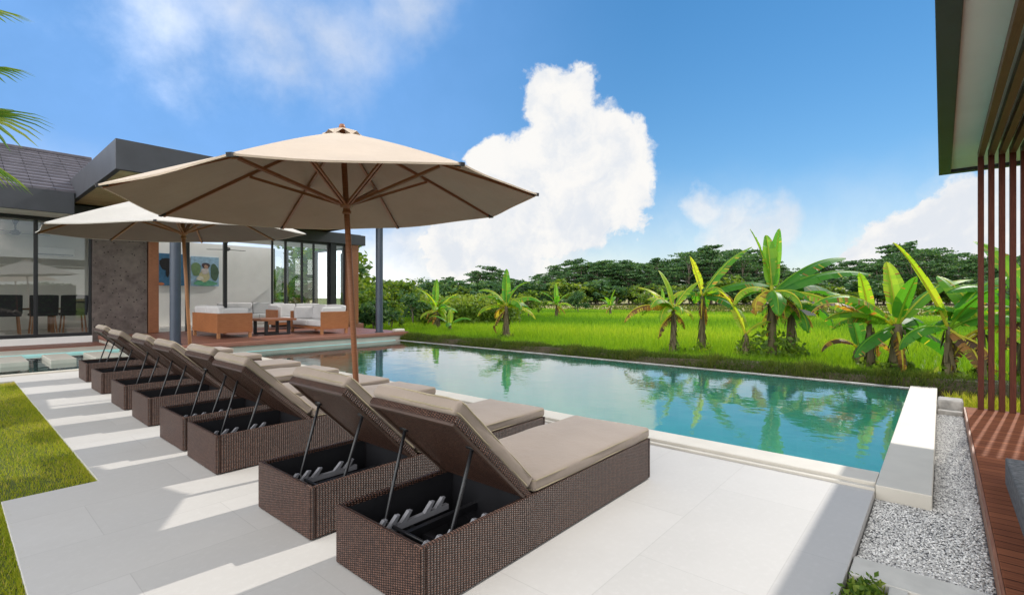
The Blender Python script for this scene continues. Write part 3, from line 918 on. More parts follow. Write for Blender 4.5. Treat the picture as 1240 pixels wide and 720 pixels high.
sofa('sofa', (4.66, 14.2, .27), 0, 'teak sofa with grey cushions nearest the blue column, its back towards the pool loungers')
sofa('sofa', (8.10, 15.6, .27), R(180), 'teak sofa with grey cushions between the coffee table and the dark outer column')
sofa('sofa', (7.35, 17.75, .27), R(-90), 'teak sofa with grey cushions at the glass doors, behind the coffee table')
sofa('sofa', (7.0, 21.6, .28), R(-90), 'long grey sofa against the white wall below the paintings', L=2.7)
t = empty('coffee_table', (6.35, 14.9, .27)); tag(t, 'low teak coffee table with black metal legs between the facing sofas', 'table')
MB().box(-.5, .5, -.5, .5, .41, .47).build('table_top', M['teak'], t, bevel=.005)
for y in (-.38, .38):
    b = MB(); b.box(-.36, -.28, y - .03, y + .03, .0, .405); b.box(.28, .36, y - .03, y + .03, 0, .405); b.box(-.278, .278, y - .03, y + .03, .0, .05); b.build('leg', M['black'], t)
def chair(loc, rz, label):
    r = empty('dining_chair', loc, rz); tag(r, label, 'chair', 'black dining chairs')
    for x in (-.2, .2):
        for y, yy in ((-.2, -.26), (.2, .25)):
            MB().bar((x, y, .46), (x * 1.15, yy, 0), .035).build('leg', M['teak_light'], r)
    c = cushion('seat', .52, .50, .07, M['dark_fabric'], r, 2, .025, 4); c.location = (0, 0, .49)
    c = cushion('backrest', .54, .06, .48, M['dark_fabric'], r, 3, .025, 4); c.location = (0, -.24, .75); c.rotation_euler = (R(8), 0, 0)
    return r
for i, x in enumerate((-.36, .41, 1.18, 1.95, 2.63)):
    chair((x, 20.3, .28), R(random.uniform(-6, 6)), ['black upholstered chair at the far end of the dining table, off the left edge', 'black dining chair cut by the left edge of the photo', 'black dining chair left of the door mullion', 'black dining chair right of the door mullion', 'black dining chair nearest the stone wall'][i]).scale = (1.18, 1.1, 1.15)
t = empty('dining_table', (.8, 21.0, .28)); tag(t, 'long pale dining table behind the row of black chairs', 'table')
MB().box(-2.4, 1.6, -.45, .45, .70, .745).build('table_top', M['teak_light'], t, bevel=.005)
for x in (-2.2, 1.4):
    for y in (-.36, .36): MB().box(x - .04, x + .04, y - .04, y + .04, 0, .70).build('leg', M['teak_light'], t)
for k in (0,):
    pass


def fan(loc, label, rot):
    r = empty('ceiling_fan', loc); tag(r, label, 'ceiling fan', 'black ceiling fans')
    MB().tube([(0, 0, 0), (0, 0, -.30)], .018).build('rod', M['black'], r)
    MB().lathe([(0, 0), (.07, 0), (.03, -.12)], (0, 0, 0), 16).build('canopy_cup', M['black'], r)
    MB().lathe([(.02, -.26), (.11, -.31), (.12, -.36), (.06, -.41), (0, -.41)], (0, 0, 0), 20).build('motor', M['black'], r, smooth=True)
    for k in range(3):
        a = rot + k * 2 * math.pi / 3
        MB().bar((math.cos(a) * .1, math.sin(a) * .1, -.36), (math.cos(a) * .72, math.sin(a) * .72, -.355), .12, .012).build('blade', M['black'], r)


fan((1.32, 19.6, CZ + .02), 'black ceiling fan in the dining room behind the left glass', .05)
fan((7.0, 20.3, CZ + .02), 'black ceiling fan in the white living room above the sofas', .25)
ac = empty('air_conditioner', (2.5, 22.995, 2.75)); tag(ac, 'white wall air conditioner in the dining room', 'air conditioner')
MB().box(-.5, .5, -.22, 0, 0, .30).build('housing', M['white'], ac, bevel=.03)
MB().box(-.46, .46, -.235, -.222, .03, .075).build('air_slot', m_flat('grey_slot', (.12, .12, .12)), ac)


def blob(mb, cx, cz, rx, rz, y, n=14, wob=.12, ph=0.):
    mb.face([(cx + rx * math.cos(a) * (1 + wob * math.sin(3 * a + ph)), y, cz + rz * math.sin(a) * (1 + wob * math.cos(2 * a + ph))) for a in [2 * math.pi * k / n for k in range(n)]])


def painting(loc, w, h, bgc, blobs, label):
    r = empty('painting', loc); tag(r, label, 'painting', 'paintings on the living room wall')
    MB().box(-w / 2, w / 2, -.035, 0, 0, h).build('canvas', bgc, r)
    for i, (cx, cz, rx, rz, c) in enumerate(blobs):
        b = MB(); blob(b, cx, cz, rx, rz, -.038 - .0015 * i, ph=i * 1.3); b.build('painted_shape', m_flat('paint_%d_%d' % (int(w * 100), i), c), r)


painting((6.78, 21.99, 1.80), .98, 1.15, m_flat('paint_sky', (.30, .46, .60)),
         [(-.32, .65, .16, .30, (.16, .26, .12)), (.33, .55, .15, .35, (.07, .13, .08)), (0, .12, .42, .11, (.12, .36, .22)), (-.02, .42, .19, .25, (.52, .48, .28)),
          (.0, .60, .13, .14, (.55, .50, .48)), (.02, .80, .14, .13, (.07, .05, .06)), (.03, .76, .07, .08, (.45, .28, .20)), (-.18, .30, .13, .08, (.60, .58, .48))],
         'colourful painting of a dark haired figure among green leaves')
painting((5.72, 21.99, 1.80), 1.0, 1.2, m_flat('paint_blue', (.035, .13, .24)),
         [(-.22, .80, .23, .26, (.006, .006, .008)), (-.2, .5, .06, .2, (.006, .006, .008)), (-.40, .06, .10, .05, (.5, .16, .06))],
         'deep blue painting with a black round tree shape, half behind the column')

# white stone at the deck corner, small bench panels
b = MB(); b.box(-.18, .18, -.1, .1, 0, .09)
o = b.build('deck_stone', M['coping'], bevel=.03); o.location = (9.45, 12.98, .27); tag(o, 'small white stone lying on the outer corner of the wooden deck', 'stone')


# ------------------------------------------------------------------ loungers
LL, LW, LH, HX = 2.16, .68, .300, .735


def make_lounger():
    r = empty('sun_lounger')
    t = .028
    b = MB()
    b.box(0, t, 0, LW, .008, LH); b.box(LL - t, LL, 0, LW, .008, LH)
    b.box(t, LL - t, 0, t, .008, LH); b.box(t, LL - t, LW - t, LW, .008, LH)
    b.box(HX + .02, LL - t, t, LW - t, LH - .03, LH - .004)
    base = b.build('wicker_base', M['wicker'], r, bevel=.007)
    i_ = MB(); i_.box(t + .002, LL - t - .002, t + .002, LW - t - .002, .012, .03)  # black floor sheet, the shade inside put into its colour
    i_.box(HX + .03, HX + .07, t + .002, LW - t - .002, .03, LH - .035)
    for y in (.2, .48): i_.box(t + .004, HX + .03, y - .05, y - .02, .10, .14)
    i_.box(.36, .39, t + .002, LW - t - .002, .06, .10)
    zt = LH - .022; q_ = t + .002
    i_.box(q_, q_ + .004, q_, LW - q_, .03, zt); i_.box(q_ + .005, HX + .025, q_, q_ + .004, .03, zt); i_.box(q_ + .005, HX + .025, LW - q_ - .004, LW - q_, .03, zt)  # black wall sheets added to deepen the shade inside
    i_.build('inner_frame_and_shade', M['black'], r)
    # backrest: wicker panel hinged at HX
    ang = R(43.7); BL = .735
    bm_ = Matrix.Translation((HX, 0, LH - .005)) @ Matrix.Rotation(ang, 4, 'Y') @ Matrix.Rotation(math.pi, 4, 'Z')  # local x runs up the backrest
    # after the half turn local y runs the other way
    bk = MB()
    bk.box(0, BL, -LW + .004, -.004, -.018, .018)
    br = bk.build('backrest', M['wicker'], r, bevel=.006); br.matrix_local = bm_
    rim = MB()
    for y in (-.02, -LW + .02): rim.bar((.0, y, -.024), (BL - .01, y, -.024), .022, .014)
    rim.bar((BL - .02, -.03, -.024), (BL - .02, -LW + .03, -.024), .022, .014); rim.build('backrest_frame', m_plain('dark_rattan_trim', (.06, .035, .025), .45), br)
    c = cushion('backrest_cushion', BL + .0, LW - .02, .075, M['cushion'], br, 3); c.location = (BL / 2 + .025, -LW / 2, .058)
    c = cushion('seat_cushion', LL - HX - .03, LW - .01, .075, M['cushion'], r, 8); c.location = (HX + .035 + (LL - HX - .03) / 2, LW / 2, LH + .036)
    # support bar
    px = HX - .50 * math.cos(ang); pz = LH + .50 * math.sin(ang) - .03
    s_ = MB()
    for y in (.075, LW - .075):
        s_.tube([(px, y, pz), (px + (.235 - px) * .5, y + (.01 if y < .3 else -.01), pz + (.18 - pz) * .5), (.235, y + (.02 if y < .3 else -.02), .18), (.22, y + (.06 if y < .3 else -.06), .165)], .0095, 8)
        s_.tube([(px, y - .03, pz + .012), (px, y + .03, pz + .012)], .016, 8)
    s_.tube([(.22, .13, .165), (.22, LW - .13, .165)], .0095, 8)
    s_.build('support_bar', M['black'], r, smooth=True)
    for y in (.17, LW - .17):
        q = MB(); q.box(.10, .60, y - .013, y + .013, .135, .165)
        for k in range(6):
            x = .115 + k * .078
            if k == 3: continue
            q.prism([(x, .165), (x + .038, .165), (x + .072, .212), (x + .052, .214)], y - .012, y + .012, Matrix(((1, 0, 0, 0), (0, 0, 1, 0), (0, 1, 0, 0), (0, 0, 0, 1))))
        q.build('toothed_rail', M['rail'], r, fix=True)
    return r


spots = [(1.307, 1.643), (1.327, 2.629), (1.353, 4.148), (1.370, 5.0), (1.396, 6.237), (1.409, 7.35), (1.438, 8.816), (1.482, 10.245)]
order = ['nearest the camera at the right end', 'second nearest, before the big parasol pole', 'third nearest, beyond the big parasol pole',
         'fourth from the camera', 'fifth from the camera', 'sixth nearest, before the smaller parasol',
         'seventh nearest, next to last', 'farthest, beside the water channel']
proto = make_lounger()
for i, (x, y) in enumerate(spots):
    o = proto if i == 0 else copy_tree(proto)
    for ch in o.children:
        if ch.name.startswith('backrest'): ch.rotation_euler.y += R([0, -.6, .9, -1.2, .7, -.5, 1.2, -.8][i])
    o.location = (x, y, 0); o.rotation_euler.z = [0, R(.3), R(-.2), R(.4), R(-.3), 0, R(.3), R(-.4)][i]
    tag(o, 'brown wicker sun lounger with taupe cushions, ' + order[i], 'sun lounger', 'row of wicker sun loungers on the terrace')


# ------------------------------------------------------------------ parasols
def make_parasol(loc, normal, Rr, phi, under_shade, fabric, wood, label, rise=.60):
    """loc: centre of the rim plane; the pole runs along normal down to the terrace"""
    n = Vector(normal).normalized()
    foot = Vector(loc) - n * (loc[2] / n.z)
    r = empty('parasol', foot); tag(r, label, 'parasol', 'wooden pole parasols between the loungers')
    e1 = Vector((0, 1, 0)).cross(n).normalized(); e2 = n.cross(e1)
    h = (Vector(loc) - foot).length
    m = Matrix(((e1.x, e2.x, n.x, 0), (e1.y, e2.y, n.y, 0), (e1.z, e2.z, n.z, 0), (0, 0, 0, 1)))
    # local frame: z along the pole from the foot, rim plane at z = h

    def bld(mb, nm, mat, **k):
        o = mb.build(nm, mat, r, **k); o.matrix_local = m; return o
    A = [phi + k * math.pi / 4 for k in range(8)]
    prof = lambda q: h + rise * (1 - q) + .014 * math.sin(math.pi * q)            # height at radius fraction q
    cv = MB(); nr, nc = 10, 8
    q0 = .085
    for k in range(8):
        a0, a1 = A[k], A[k] + math.pi / 4
        P0 = Vector((math.cos(a0), math.sin(a0))); P1 = Vector((math.cos(a1), math.sin(a1)))
        g = []
        for i in range(nr + 1):
            q = q0 + (1 - q0) * i / nr; row = []
            for j in range(nc + 1):
                s = j / nc; p = P0.lerp(P1, s) * q * Rr
                b = 4 * s * (1 - s)
                p = p * (1 - .008 * b * q * q)
                z = prof(q) - .010 * b * q + .006 * math.sin(9 * q + 5 * s + k) * b
                row.append((p.x, p.y, z))
            g.append(row)
        for i in range(nr):
            for j in range(nc): cv.face([g[i][j], g[i + 1][j], g[i + 1][j + 1], g[i][j + 1]])
        # hem
        for j in range(nc):
            a, b = Vector(g[nr][j]), Vector(g[nr][j + 1]); dz = Vector((0, 0, .012))
            cv.face([a, a - dz, b - dz, b])
    me_o = bld(cv, 'canopy', fabric)
    bm = bmesh.new(); bm.from_mesh(me_o.data); bmesh.ops.remove_doubles(bm, verts=bm.verts, dist=.0005); bmesh.ops.recalc_face_normals(bm, faces=bm.faces); bm.to_mesh(me_o.data); bm.free()
    lm = MB()  # darker copy just below the canopy, carrying its shade as colour
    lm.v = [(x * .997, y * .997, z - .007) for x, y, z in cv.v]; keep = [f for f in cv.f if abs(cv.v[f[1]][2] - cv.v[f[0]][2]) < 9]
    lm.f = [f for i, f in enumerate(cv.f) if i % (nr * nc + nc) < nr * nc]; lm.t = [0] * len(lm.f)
    bld(lm, 'canopy_under_shade', under_shade, smooth=True)
    vc = MB()
    for k in range(8):
        a0, a1 = A[k], A[k] + math.pi / 4; am = (a0 + a1) / 2; zz = prof(.10)
        for s0, s1 in ((a0, am), (am, a1)):
            ra = .17 if s0 == a0 else .155; rb = .155 if s0 == a0 else .17
            za = zz - .008 if s0 == a0 else zz + .035; zb = zz + .035 if s0 == a0 else zz - .008
            vc.face([(0, 0, zz + .075), (.09 * math.cos(s0), .09 * math.sin(s0), zz + .06), (.09 * math.cos(s1), .09 * math.sin(s1), zz + .06)])
            vc.face([(.09 * math.cos(s0), .09 * math.sin(s0), zz + .06), (ra * math.cos(s0), ra * math.sin(s0), za), (rb * math.cos(s1), rb * math.sin(s1), zb), (.09 * math.cos(s1), .09 * math.sin(s1), zz + .06)])
    bld(vc, 'vent_cap', fabric)
    fn = MB(); fn.lathe([(0, .05), (.02, .045), (.028, .02), (.02, 0)], (0, 0, prof(.1) + .07), 12); bld(fn, 'finial', wood, smooth=True)
    pm = MB(); pm.tube([(0, 0, .03), (0, 0, h + rise + .02)], .0235, 16); bld(pm, 'pole', wood, smooth=True)
    hb = MB(); hb.lathe([(.024, -.085), (.036, -.083), (.036, -.06), (.030, -.055), (.030, -.03), (.052, -.025), (.056, .02), (.036, .03), (.024, .03)], (0, 0, h), 20); bld(hb, 'runner_hub', wood, smooth=True)
    th = MB(); th.lathe([(.024, -.05), (.05, -.05), (.055, .0), (.024, .02)], (0, 0, h + rise - .04), 20); bld(th, 'top_hub', wood)
    for a in A:
        d = Vector((math.cos(a), math.sin(a), 0))
        pts = [d * (Rr * q) + Vector((0, 0, prof(q) - .022)) for q in (.04, .25, .5, .75, .985)]
        mb = MB()
        for p, q in zip(pts, pts[1:]): mb.bar(p, q, .019, .027)
        bld(mb, 'rib', wood)
        t_ = MB(); t_.bar(pts[-1] - d * .03 + Vector((0, 0, .014)), pts[-1] + d * .032 + Vector((0, 0, .004)), .03, .022); bld(t_, 'rib_pocket', M['dark_fabric'])
        q = .50; e = d * (Rr * q) + Vector((0, 0, prof(q) - .045)); sd = Vector((-d.y, d.x, 0)) * .013
        mb = MB(); mb.bar(d * .045 + Vector((0, 0, h)) + sd, e + sd, .012, .022); mb.bar(d * .045 + Vector((0, 0, h)) - sd, e - sd, .012, .022); bld(mb, 'strut', wood)
    # weight base
    bs = empty('base_dummy') if False else None
    b = MB(); b.box(-.25, .25, -.25, .25, 0, .07); o = b.build('base_plate', M['concrete'], r, bevel=.01)
    s = MB(); s.tube([(0, 0, .07), (0, 0, .32)], .033, 16); bld(s, 'base_sleeve', M['dark_metal'], smooth=True)
    return r


make_parasol((2.20, 3.74, 2.125), (-.048, .021, 1), 1.595, 3.033, M['under_shade'], M['canopy'], M['teak'], 'large beige parasol with reddish wooden ribs, nearest the camera')
make_parasol((2.24, 8.15, 2.268), (-.053, -.005, 1), 1.617, 2.707, M['under_shade_dark'], M['canopy_pale'], M['teak_light'], 'pale parasol with light wooden pole standing farther down the lounger row')


# ------------------------------------------------------------------ slatted pavilion at the right
kind(MB().box(.2, 7.99, -4.0, -.215, -.3, .05).build('wood_deck', M['deck'], bevel=.004), 'structure')
tag(MB().box(.2, 7.99, -.213, -.198, -.3, .045).build('deck_fascia', M['teak']), 'thin reddish board edging the wooden deck beside the gravel', 'deck edge')
pv = empty('pavilion', (7.9, -.4, .05)); tag(pv, 'dark edged flat roof at the right with a screen of brown wooden slats', 'pavilion')
ns = 12
for k in range(ns):
    y = -.345 - k * .0875
    mb = MB(); mb.box(7.885, 7.965, y - .026, y + .026, .05, 3.055)
    o = part(mb, 'slat', M['slat'], pv, bevel=.003)
    mb = MB(); mb.box(-2.0, 7.883, y - .026, y + .026, 2.975, 3.055)
    mb.build('ceiling_slat', M['slat_top'], o, bevel=.003)
part(MB().box(-2.2, 9.2, -1.45, -.10, 3.13, 3.20), 'soffit', M['soffit'], pv)
b = MB(); b.box(-2.2, 9.2, -.098, .03, 3.085, 3.45); b.box(9.203, 9.32, -1.45, .03, 3.085, 3.45)
part(b, 'roof_fascia', M['dark_metal'], pv, bevel=.005)
part(MB().box(-2.2, 9.2, -1.45, -.10, 3.38, 3.44), 'roof', M['dark_metal'], pv)
tag(MB().box(-.4, 4.86, -2.2, -.335, .05, .235).build('stone_step', M['darkstone'], bevel=.008), 'dark rough stone step on the wooden deck at the right edge', 'step')
tag(MB().box(7.84, 7.95, -.19, .04, -.3, .0).build('gravel_kerb', M['concrete'], bevel=.01), 'low dark concrete kerb closing the gravel bed', 'kerb')
tag(MB().box(8.02, 8.30, -.20, .035, -.3, .10).build('concrete_block', M['concrete'], bevel=.02), 'weathered concrete block between the pool wall and the slats', 'block')


# ------------------------------------------------------------------ banana plants
def banana_leaf(parent, base, az, el, length, width, droop, tint=.2, fold=.35, tear=.4, pet=.25, seed=0, nm='leaf', brown=.0):
    rr = random.Random(seed); mb = MB(); n = 18
    p = Vector(base); e = el; pts = [p.copy()]
    dirs = []
    tot = length + pet; ds = tot / n
    for i in range(n):
        a = az + .05 * math.sin(i * .5 + seed)
        d = Vector((math.cos(a) * math.cos(e), math.sin(a) * math.cos(e), math.sin(e))); dirs.append(d)
        p = p + d * ds; pts.append(p.copy())
        e -= droop * (.4 + 1.2 * i / n) / n
    dirs.append(dirs[-1])
    side = Vector((-math.sin(az), math.cos(az), 0))
    mb.tube(pts, [.026 * (1 - .85 * i / n) + .004 for i in range(n + 1)], 5, tint=min(.78, tint + .3))
    i0 = max(1, int(pet / tot * n))
    for sgn in (1, -1):
        lobe_d, lobe_c = 0., 0
        cut = True
        sub = 3
        i = i0 * sub
        tmax = n * sub
        def P(k):
            k = min(k, tmax); a, f_ = divmod(k, sub); f_ /= sub
            if a >= n: return pts[n], dirs[n]
            return pts[a].lerp(pts[a + 1], f_), dirs[a]
        def W(k):
            u = (k - i0 * sub) / (tmax - i0 * sub); return width / 2 * max(0, math.sin(math.pi * min(1, .06 + .94 * u) ** .75)) ** .55 if u < 1 else .0
        k = i
        while k < tmax:
            ln = rr.choice((2, 3, 4, 5)) if rr.random() < tear else rr.choice((7, 9, 12))
            k2 = min(tmax, k + ln); dv = rr.uniform(-.1, .32) * (tear + .25); gap = rr.uniform(.0, .5) * tear
            lt = min(1, max(.01, tint + rr.uniform(-.07, .07)))
            for kk in range(k, k2):
                rows = []
                for q in (kk, kk + 1):
                    c, d = P(q); up = side.cross(d).normalized() * -1
                    if up.z < 0: up = -up
                    wv = W(q); sh = 0.
                    if gap:
                        m_ = (k + k2) / 2; sh = (m_ - q) / max(1, (k2 - k)) * gap * .06
                    f0 = fold
                    pa = c
                    ang = f0 - dv * .3
                    pb = c + (side * sgn * math.cos(ang) + up * math.sin(ang)) * wv * .5 + d * sh * .5
                    ang2 = f0 - .45 - dv
                    pc = pb + (side * sgn * math.cos(ang2) + up * math.sin(ang2)) * wv * .5 + d * (sh + wv * .12)
                    rows.append((pa, pb, pc))
                (a0, b0, c0), (a1, b1, c1) = rows
                mb.face([a0, a1, b1, b0], lt)
                te = lt
                if rr.random() < brown: te = rr.uniform(.8, .92)
                mb.face([b0, b1, c1, c0], te)
            k = k2
    o = mb.build(nm, M['banana'], parent, smooth=True)
    return o


def banana(x, y, trunk_h, trunk_r, leaves, label, z=-.32, lean=(0, 0), skirt=False):
    r = empty('banana_plant', (x, y, z)); tag(r, label, 'banana plant', 'banana plants at the edge of the rice field')
    mb = MB(); n = 7
    pts = [(lean[0] * (i / n) ** 1.5, lean[1] * (i / n) ** 1.5, trunk_h * i / n) for i in range(n + 1)]
    mb.tube(pts, [trunk_r * (1.15 - .6 * i / n) * (1 + .06 * math.sin(i * 2.3)) for i in range(n + 1)], 10)
    # dry sheath flaps hanging on the stem
    rr = random.Random(int(x * 100 + y * 10))
    for _ in range(26):
        a = rr.uniform(0, 6.28); zz = rr.uniform(.25, .95) * trunk_h; l = rr.uniform(.15, .4) * min(1, trunk_h); q = trunk_r * 1.1
        p0 = Vector((math.cos(a) * q * .8, math.sin(a) * q * .8, zz)); sd = Vector((-math.sin(a), math.cos(a), 0)) * rr.uniform(.02, .045); dn = Vector((math.cos(a) * .06, math.sin(a) * .06, -l))
        mb.face([p0 - sd, p0 + sd, p0 + sd * .6 + dn, p0 - sd * .5 + dn])
    mb.build('trunk', M['banana_trunk'], r, smooth=True)
    top = Vector(pts[-1])
    for i, L in enumerate(leaves):
        # (direction: degrees right(+)/left in the view, depth toward camera, elevation, length, width, droop, tint, tear, brown)
        az, el, ln, wd, dr, tint, tear = L[:7]
        br = L[7] if len(L) > 7 else .06
        hgt = L[8] if len(L) > 8 else 0.
        dead = tint >= .84
        banana_leaf(r, top + Vector((0, 0, hgt - .05)), R(az), R(el), ln, wd * (1.0 if el > 66 else 1.22), dr, tint, .55 if el > 66 else (-.30 if el < 50 else .05), tear, .22 if ln > .8 else .12, seed=i * 7 + int(abs(x * 31 + y * 17)), nm='dead_leaf' if dead else 'leaf', brown=br)
    if trunk_h > .95:
        for q in range((4 if trunk_r > .08 else 2) if x > 12.6 else 1):
            banana_leaf(r, top + Vector((0, 0, -.05)), rr.uniform(0, 6.28), R(rr.uniform(8, 48)), rr.uniform(.8, 1.25), rr.uniform(.34, .46), rr.uniform(1.4, 2.3), rr.uniform(.25, .66), -.3, rr.uniform(.3, .9), .2, seed=q + 90 + int(abs(x * 17)), brown=.15)
        for q in range(2 if x > 12.6 else 1):
            banana_leaf(r, top + Vector((0, 0, -.12)), rr.uniform(0, 6.28), R(rr.uniform(-35, -5)), rr.uniform(.6, .95), .26, rr.uniform(1.2, 1.8), rr.uniform(.9, .98), -.6, .9, .15, seed=q + 190 + int(abs(x * 13)), nm='dead_leaf', brown=.3)
    if trunk_h > .7 and x < 15 and not skirt:
        n = 130; a = rng.uniform(0, 6.28, n); q = .05 + .28 * rng.random(n)
        leaf_cloud('undergrowth', np.stack([q * np.cos(a), q * np.sin(a), .45 * rng.random(n) ** 1.5 * (1.2 - q * 2)], 1), .07, M['fol2'], rng.random(n), r)
    if skirt:
        n = 900
        a = rng.uniform(0, 6.28, n); q = skirt * np.sqrt(rng.random(n)); zz = rng.random(n) ** 1.6 * skirt * 1.3 * (1 - .6 * q / skirt)
        leaf_cloud('creeper', np.stack([q * np.cos(a), q * np.sin(a), zz], 1), .075, M['fol2'], rng.random(n) * .7, r)
    return r


def leaf_cloud(name, C, size, mat, tint, parent=None, flat=0.):
    n = len(C); u = rng.standard_normal((n, 3)); u /= np.linalg.norm(u, axis=1)[:, None]
    v = rng.standard_normal((n, 3)); v -= (v * u).sum(1)[:, None] * u
    if flat: u[:, 2] *= 1 - flat; v[:, 2] *= 1 - flat
    u /= np.linalg.norm(u, axis=1)[:, None]; v /= np.linalg.norm(v, axis=1)[:, None]
    s = size * rng.uniform(.6, 1.3, n)[:, None]
    V = np.stack([C - u * s, C + v * s * .55, C + u * s, C - v * s * .55], 1).reshape(-1, 3)
    return np_mesh(name, V, 4, mat, np.clip(tint, .01, 1), parent)


# azimuth: -49 = to the right in the view, 131 = to the left, 41 = away, 221 = toward the camera
RT, LF, AW, TW = -49, 131, 41, 221
banana(13.97, 12.43, 1.35, .12, [
    (LF - 20, 60, 1.25, .42, 1.6, .50, .5), (LF + 25, 50, 1.15, .40, 1.9, .42, .5), (AW, 82, 1.35, .36, .5, .38, .2), (RT + 20, 70, 1.2, .40, 1.2, .45, .4),
    (RT - 15, 42, 1.3, .44, 1.7, .38, .4), (RT + 50, 30, 1.3, .42, 1.8, .62, .6), (TW + 30, 40, 1.1, .4, 2.2, .4, .5), (LF, 20, 1.1, .4, 1.9, .60, .6), (RT, 10, 1.1, .35, 1.6, .74, .6), (LF - 60, 5, .9, .3, 1.6, .86, .8)],
    'bushy banana plant standing alone at the far left of the rice field')
banana(13.02, 5.51, 1.35, .085, [
    (LF - 10, 55, .95, .34, 1.0, .66, .5), (AW + 40, 78, 1.0, .30, .5, .62, .3), (RT + 10, 62, .95, .32, .8, .55, .5), (LF, 25, 1.35, .40, 1.9, .90, .9, .5), (RT, 18, .6, .2, 2.2, .66, .5), (TW, 35, .7, .25, 2.0, .45, .4), (LF + 30, 45, .85, .32, 1.3, .58, .5)],
    'thin banana plant with yellow leaves and a brown torn leaf hanging left')
banana(14.35, 5.21, 1.75, .09, [
    (RT + 5, 58, 1.9, .50, .7, .42, .6, .2), (RT - 5, 28, 1.75, .50, .95, .16, .2), (LF + 20, 75, 1.0, .28, .3, .72, .7), (TW + 40, 5, 1.2, .42, 1.6, .12, .3), (RT + 20, 25, 1.4, .36, 2.5, .88, 1, .6), (LF, 30, 1.0, .3, 2.3, .68, .6)],
    'banana plant with broad leaves swept right, beside the thin yellow one')
banana(14.19, 3.34, 1.85, .11, [
    (LF - 25, 80, 1.55, .30, .35, .42, .9), (AW, 84, 1.35, .48, .25, .46, .2), (RT + 40, 78, 1.55, .36, .15, .38, .2), (RT + 5, 42, 2.1, .56, .9, .18, .3), (RT - 12, 30, 2.2, .60, .95, .14, .4), (RT + 15, 18, 2.1, .55, 1.1, .10, .4),
    (TW - 20, 10, 1.2, .44, 1.9, .24, .3), (LF, 25, 1.0, .40, 2.2, .22, .4), (RT - 35, 5, 1.7, .44, 1.3, .55, .8, .3), (LF + 35, 10, 1.0, .34, 2.3, .86, .8)],
    'tallest banana plant, leaves spread to the right, green creeper at its foot', skirt=.85)
banana(14.9, 3.05, 1.5, .12, [(RT, 10, 1.3, .42, 2.0, .18, .4), (TW, -10, .9, .36, 1.6, .3, .4), (LF, 0, .9, .3, 1.9, .84, .8)], 'stout banana stem close behind the tallest banana plant')
banana(13.7, 3.85, .75, .05, [(LF - 10, 72, 1.15, .30, .6, .66, .6), (AW, 62, .9, .28, .9, .64, .5), (RT, 50, .7, .24, 1.2, .62, .4)], 'small pale yellow banana shoot at the left foot of the tallest one')
banana(13.82, 1.44, .55, .10, [(LF, 40, .85, .24, 2.3, .95, .8), (AW, 78, .75, .42, .5, .24, .1), (RT, 35, .8, .26, 2.2, .92, .9), (RT + 40, 55, .7, .3, 1.2, .5, .3), (TW, 40, .6, .25, 1.6, .55, .3)],
       'dwarf banana plant with drooping brown leaves in front of the water patch')
banana(12.55, 1.12, 1.15, .07, [(LF, 50, 1.2, .36, 1.9, .95, .9, .6), (AW + 20, 55, 1.0, .4, .9, .30, .3), (LF + 30, 78, .95, .28, .5, .52, .4)], 'slim banana plant with a long dead brown leaf arching left')
banana(12.3, .66, 1.15, .14, [
    (AW, 82, 1.10, .50, .2, .60, .2), (TW, 70, .85, .38, .3, .28, .1), (LF, 48, 1.7, .44, 1.7, .40, .5, .3), (RT, 55, 1.6, .36, 1.15, .42, .4), (LF + 15, -8, 1.05, .36, 1.0, .10, .2), (RT + 10, -5, 1.35, .44, 1.1, .08, .1),
    (RT + 35, 25, 1.2, .42, 1.5, .20, .5), (LF - 30, 35, 1.1, .36, 1.5, .45, .5)],
    'thick banana plant with upright glowing leaf, leafy creeper round its stem', skirt=.42)
banana(11.9, -.10, 1.15, .075, [(LF - 12, 68, 1.6, .28, .35, .60, .4), (RT, 62, 1.2, .50, .9, .28, .2), (TW + 10, 60, 1.0, .40, 1.0, .22, .3), (LF, 15, .9, .34, 1.9, .20, .4), (RT - 20, 35, 1.0, .42, 1.4, .24, .4), (TW + 10, -30, .8, .28, 1.2, .94, .8)],
       'banana plant with a tall folded yellow leaf left of the wooden slats')
banana(12.4, -.55, 1.15, .08, [(AW, 65, 1.2, .42, .9, .45, .2), (LF, 45, 1.0, .36, 1.3, .30, .3), (RT, 40, 1.3, .48, 1.5, .24, .3), (TW, 15, 1.0, .34, 1.8, .62, .5), (LF - 20, -30, .8, .26, 1.0, .95, .9)], 'banana plant with hanging dry leaves directly left of the slat screen')
banana(13.0, -1.15, 1.5, .09, [(AW, 70, 1.5, .5, .8, .42, .3), (LF, 40, 1.4, .46, 1.4, .2, .4), (RT, 35, 1.3, .46, 1.5, .3, .4), (TW, 30, 1.2, .4, 1.7, .22, .4)], 'banana plant seen through the gaps of the slat screen')
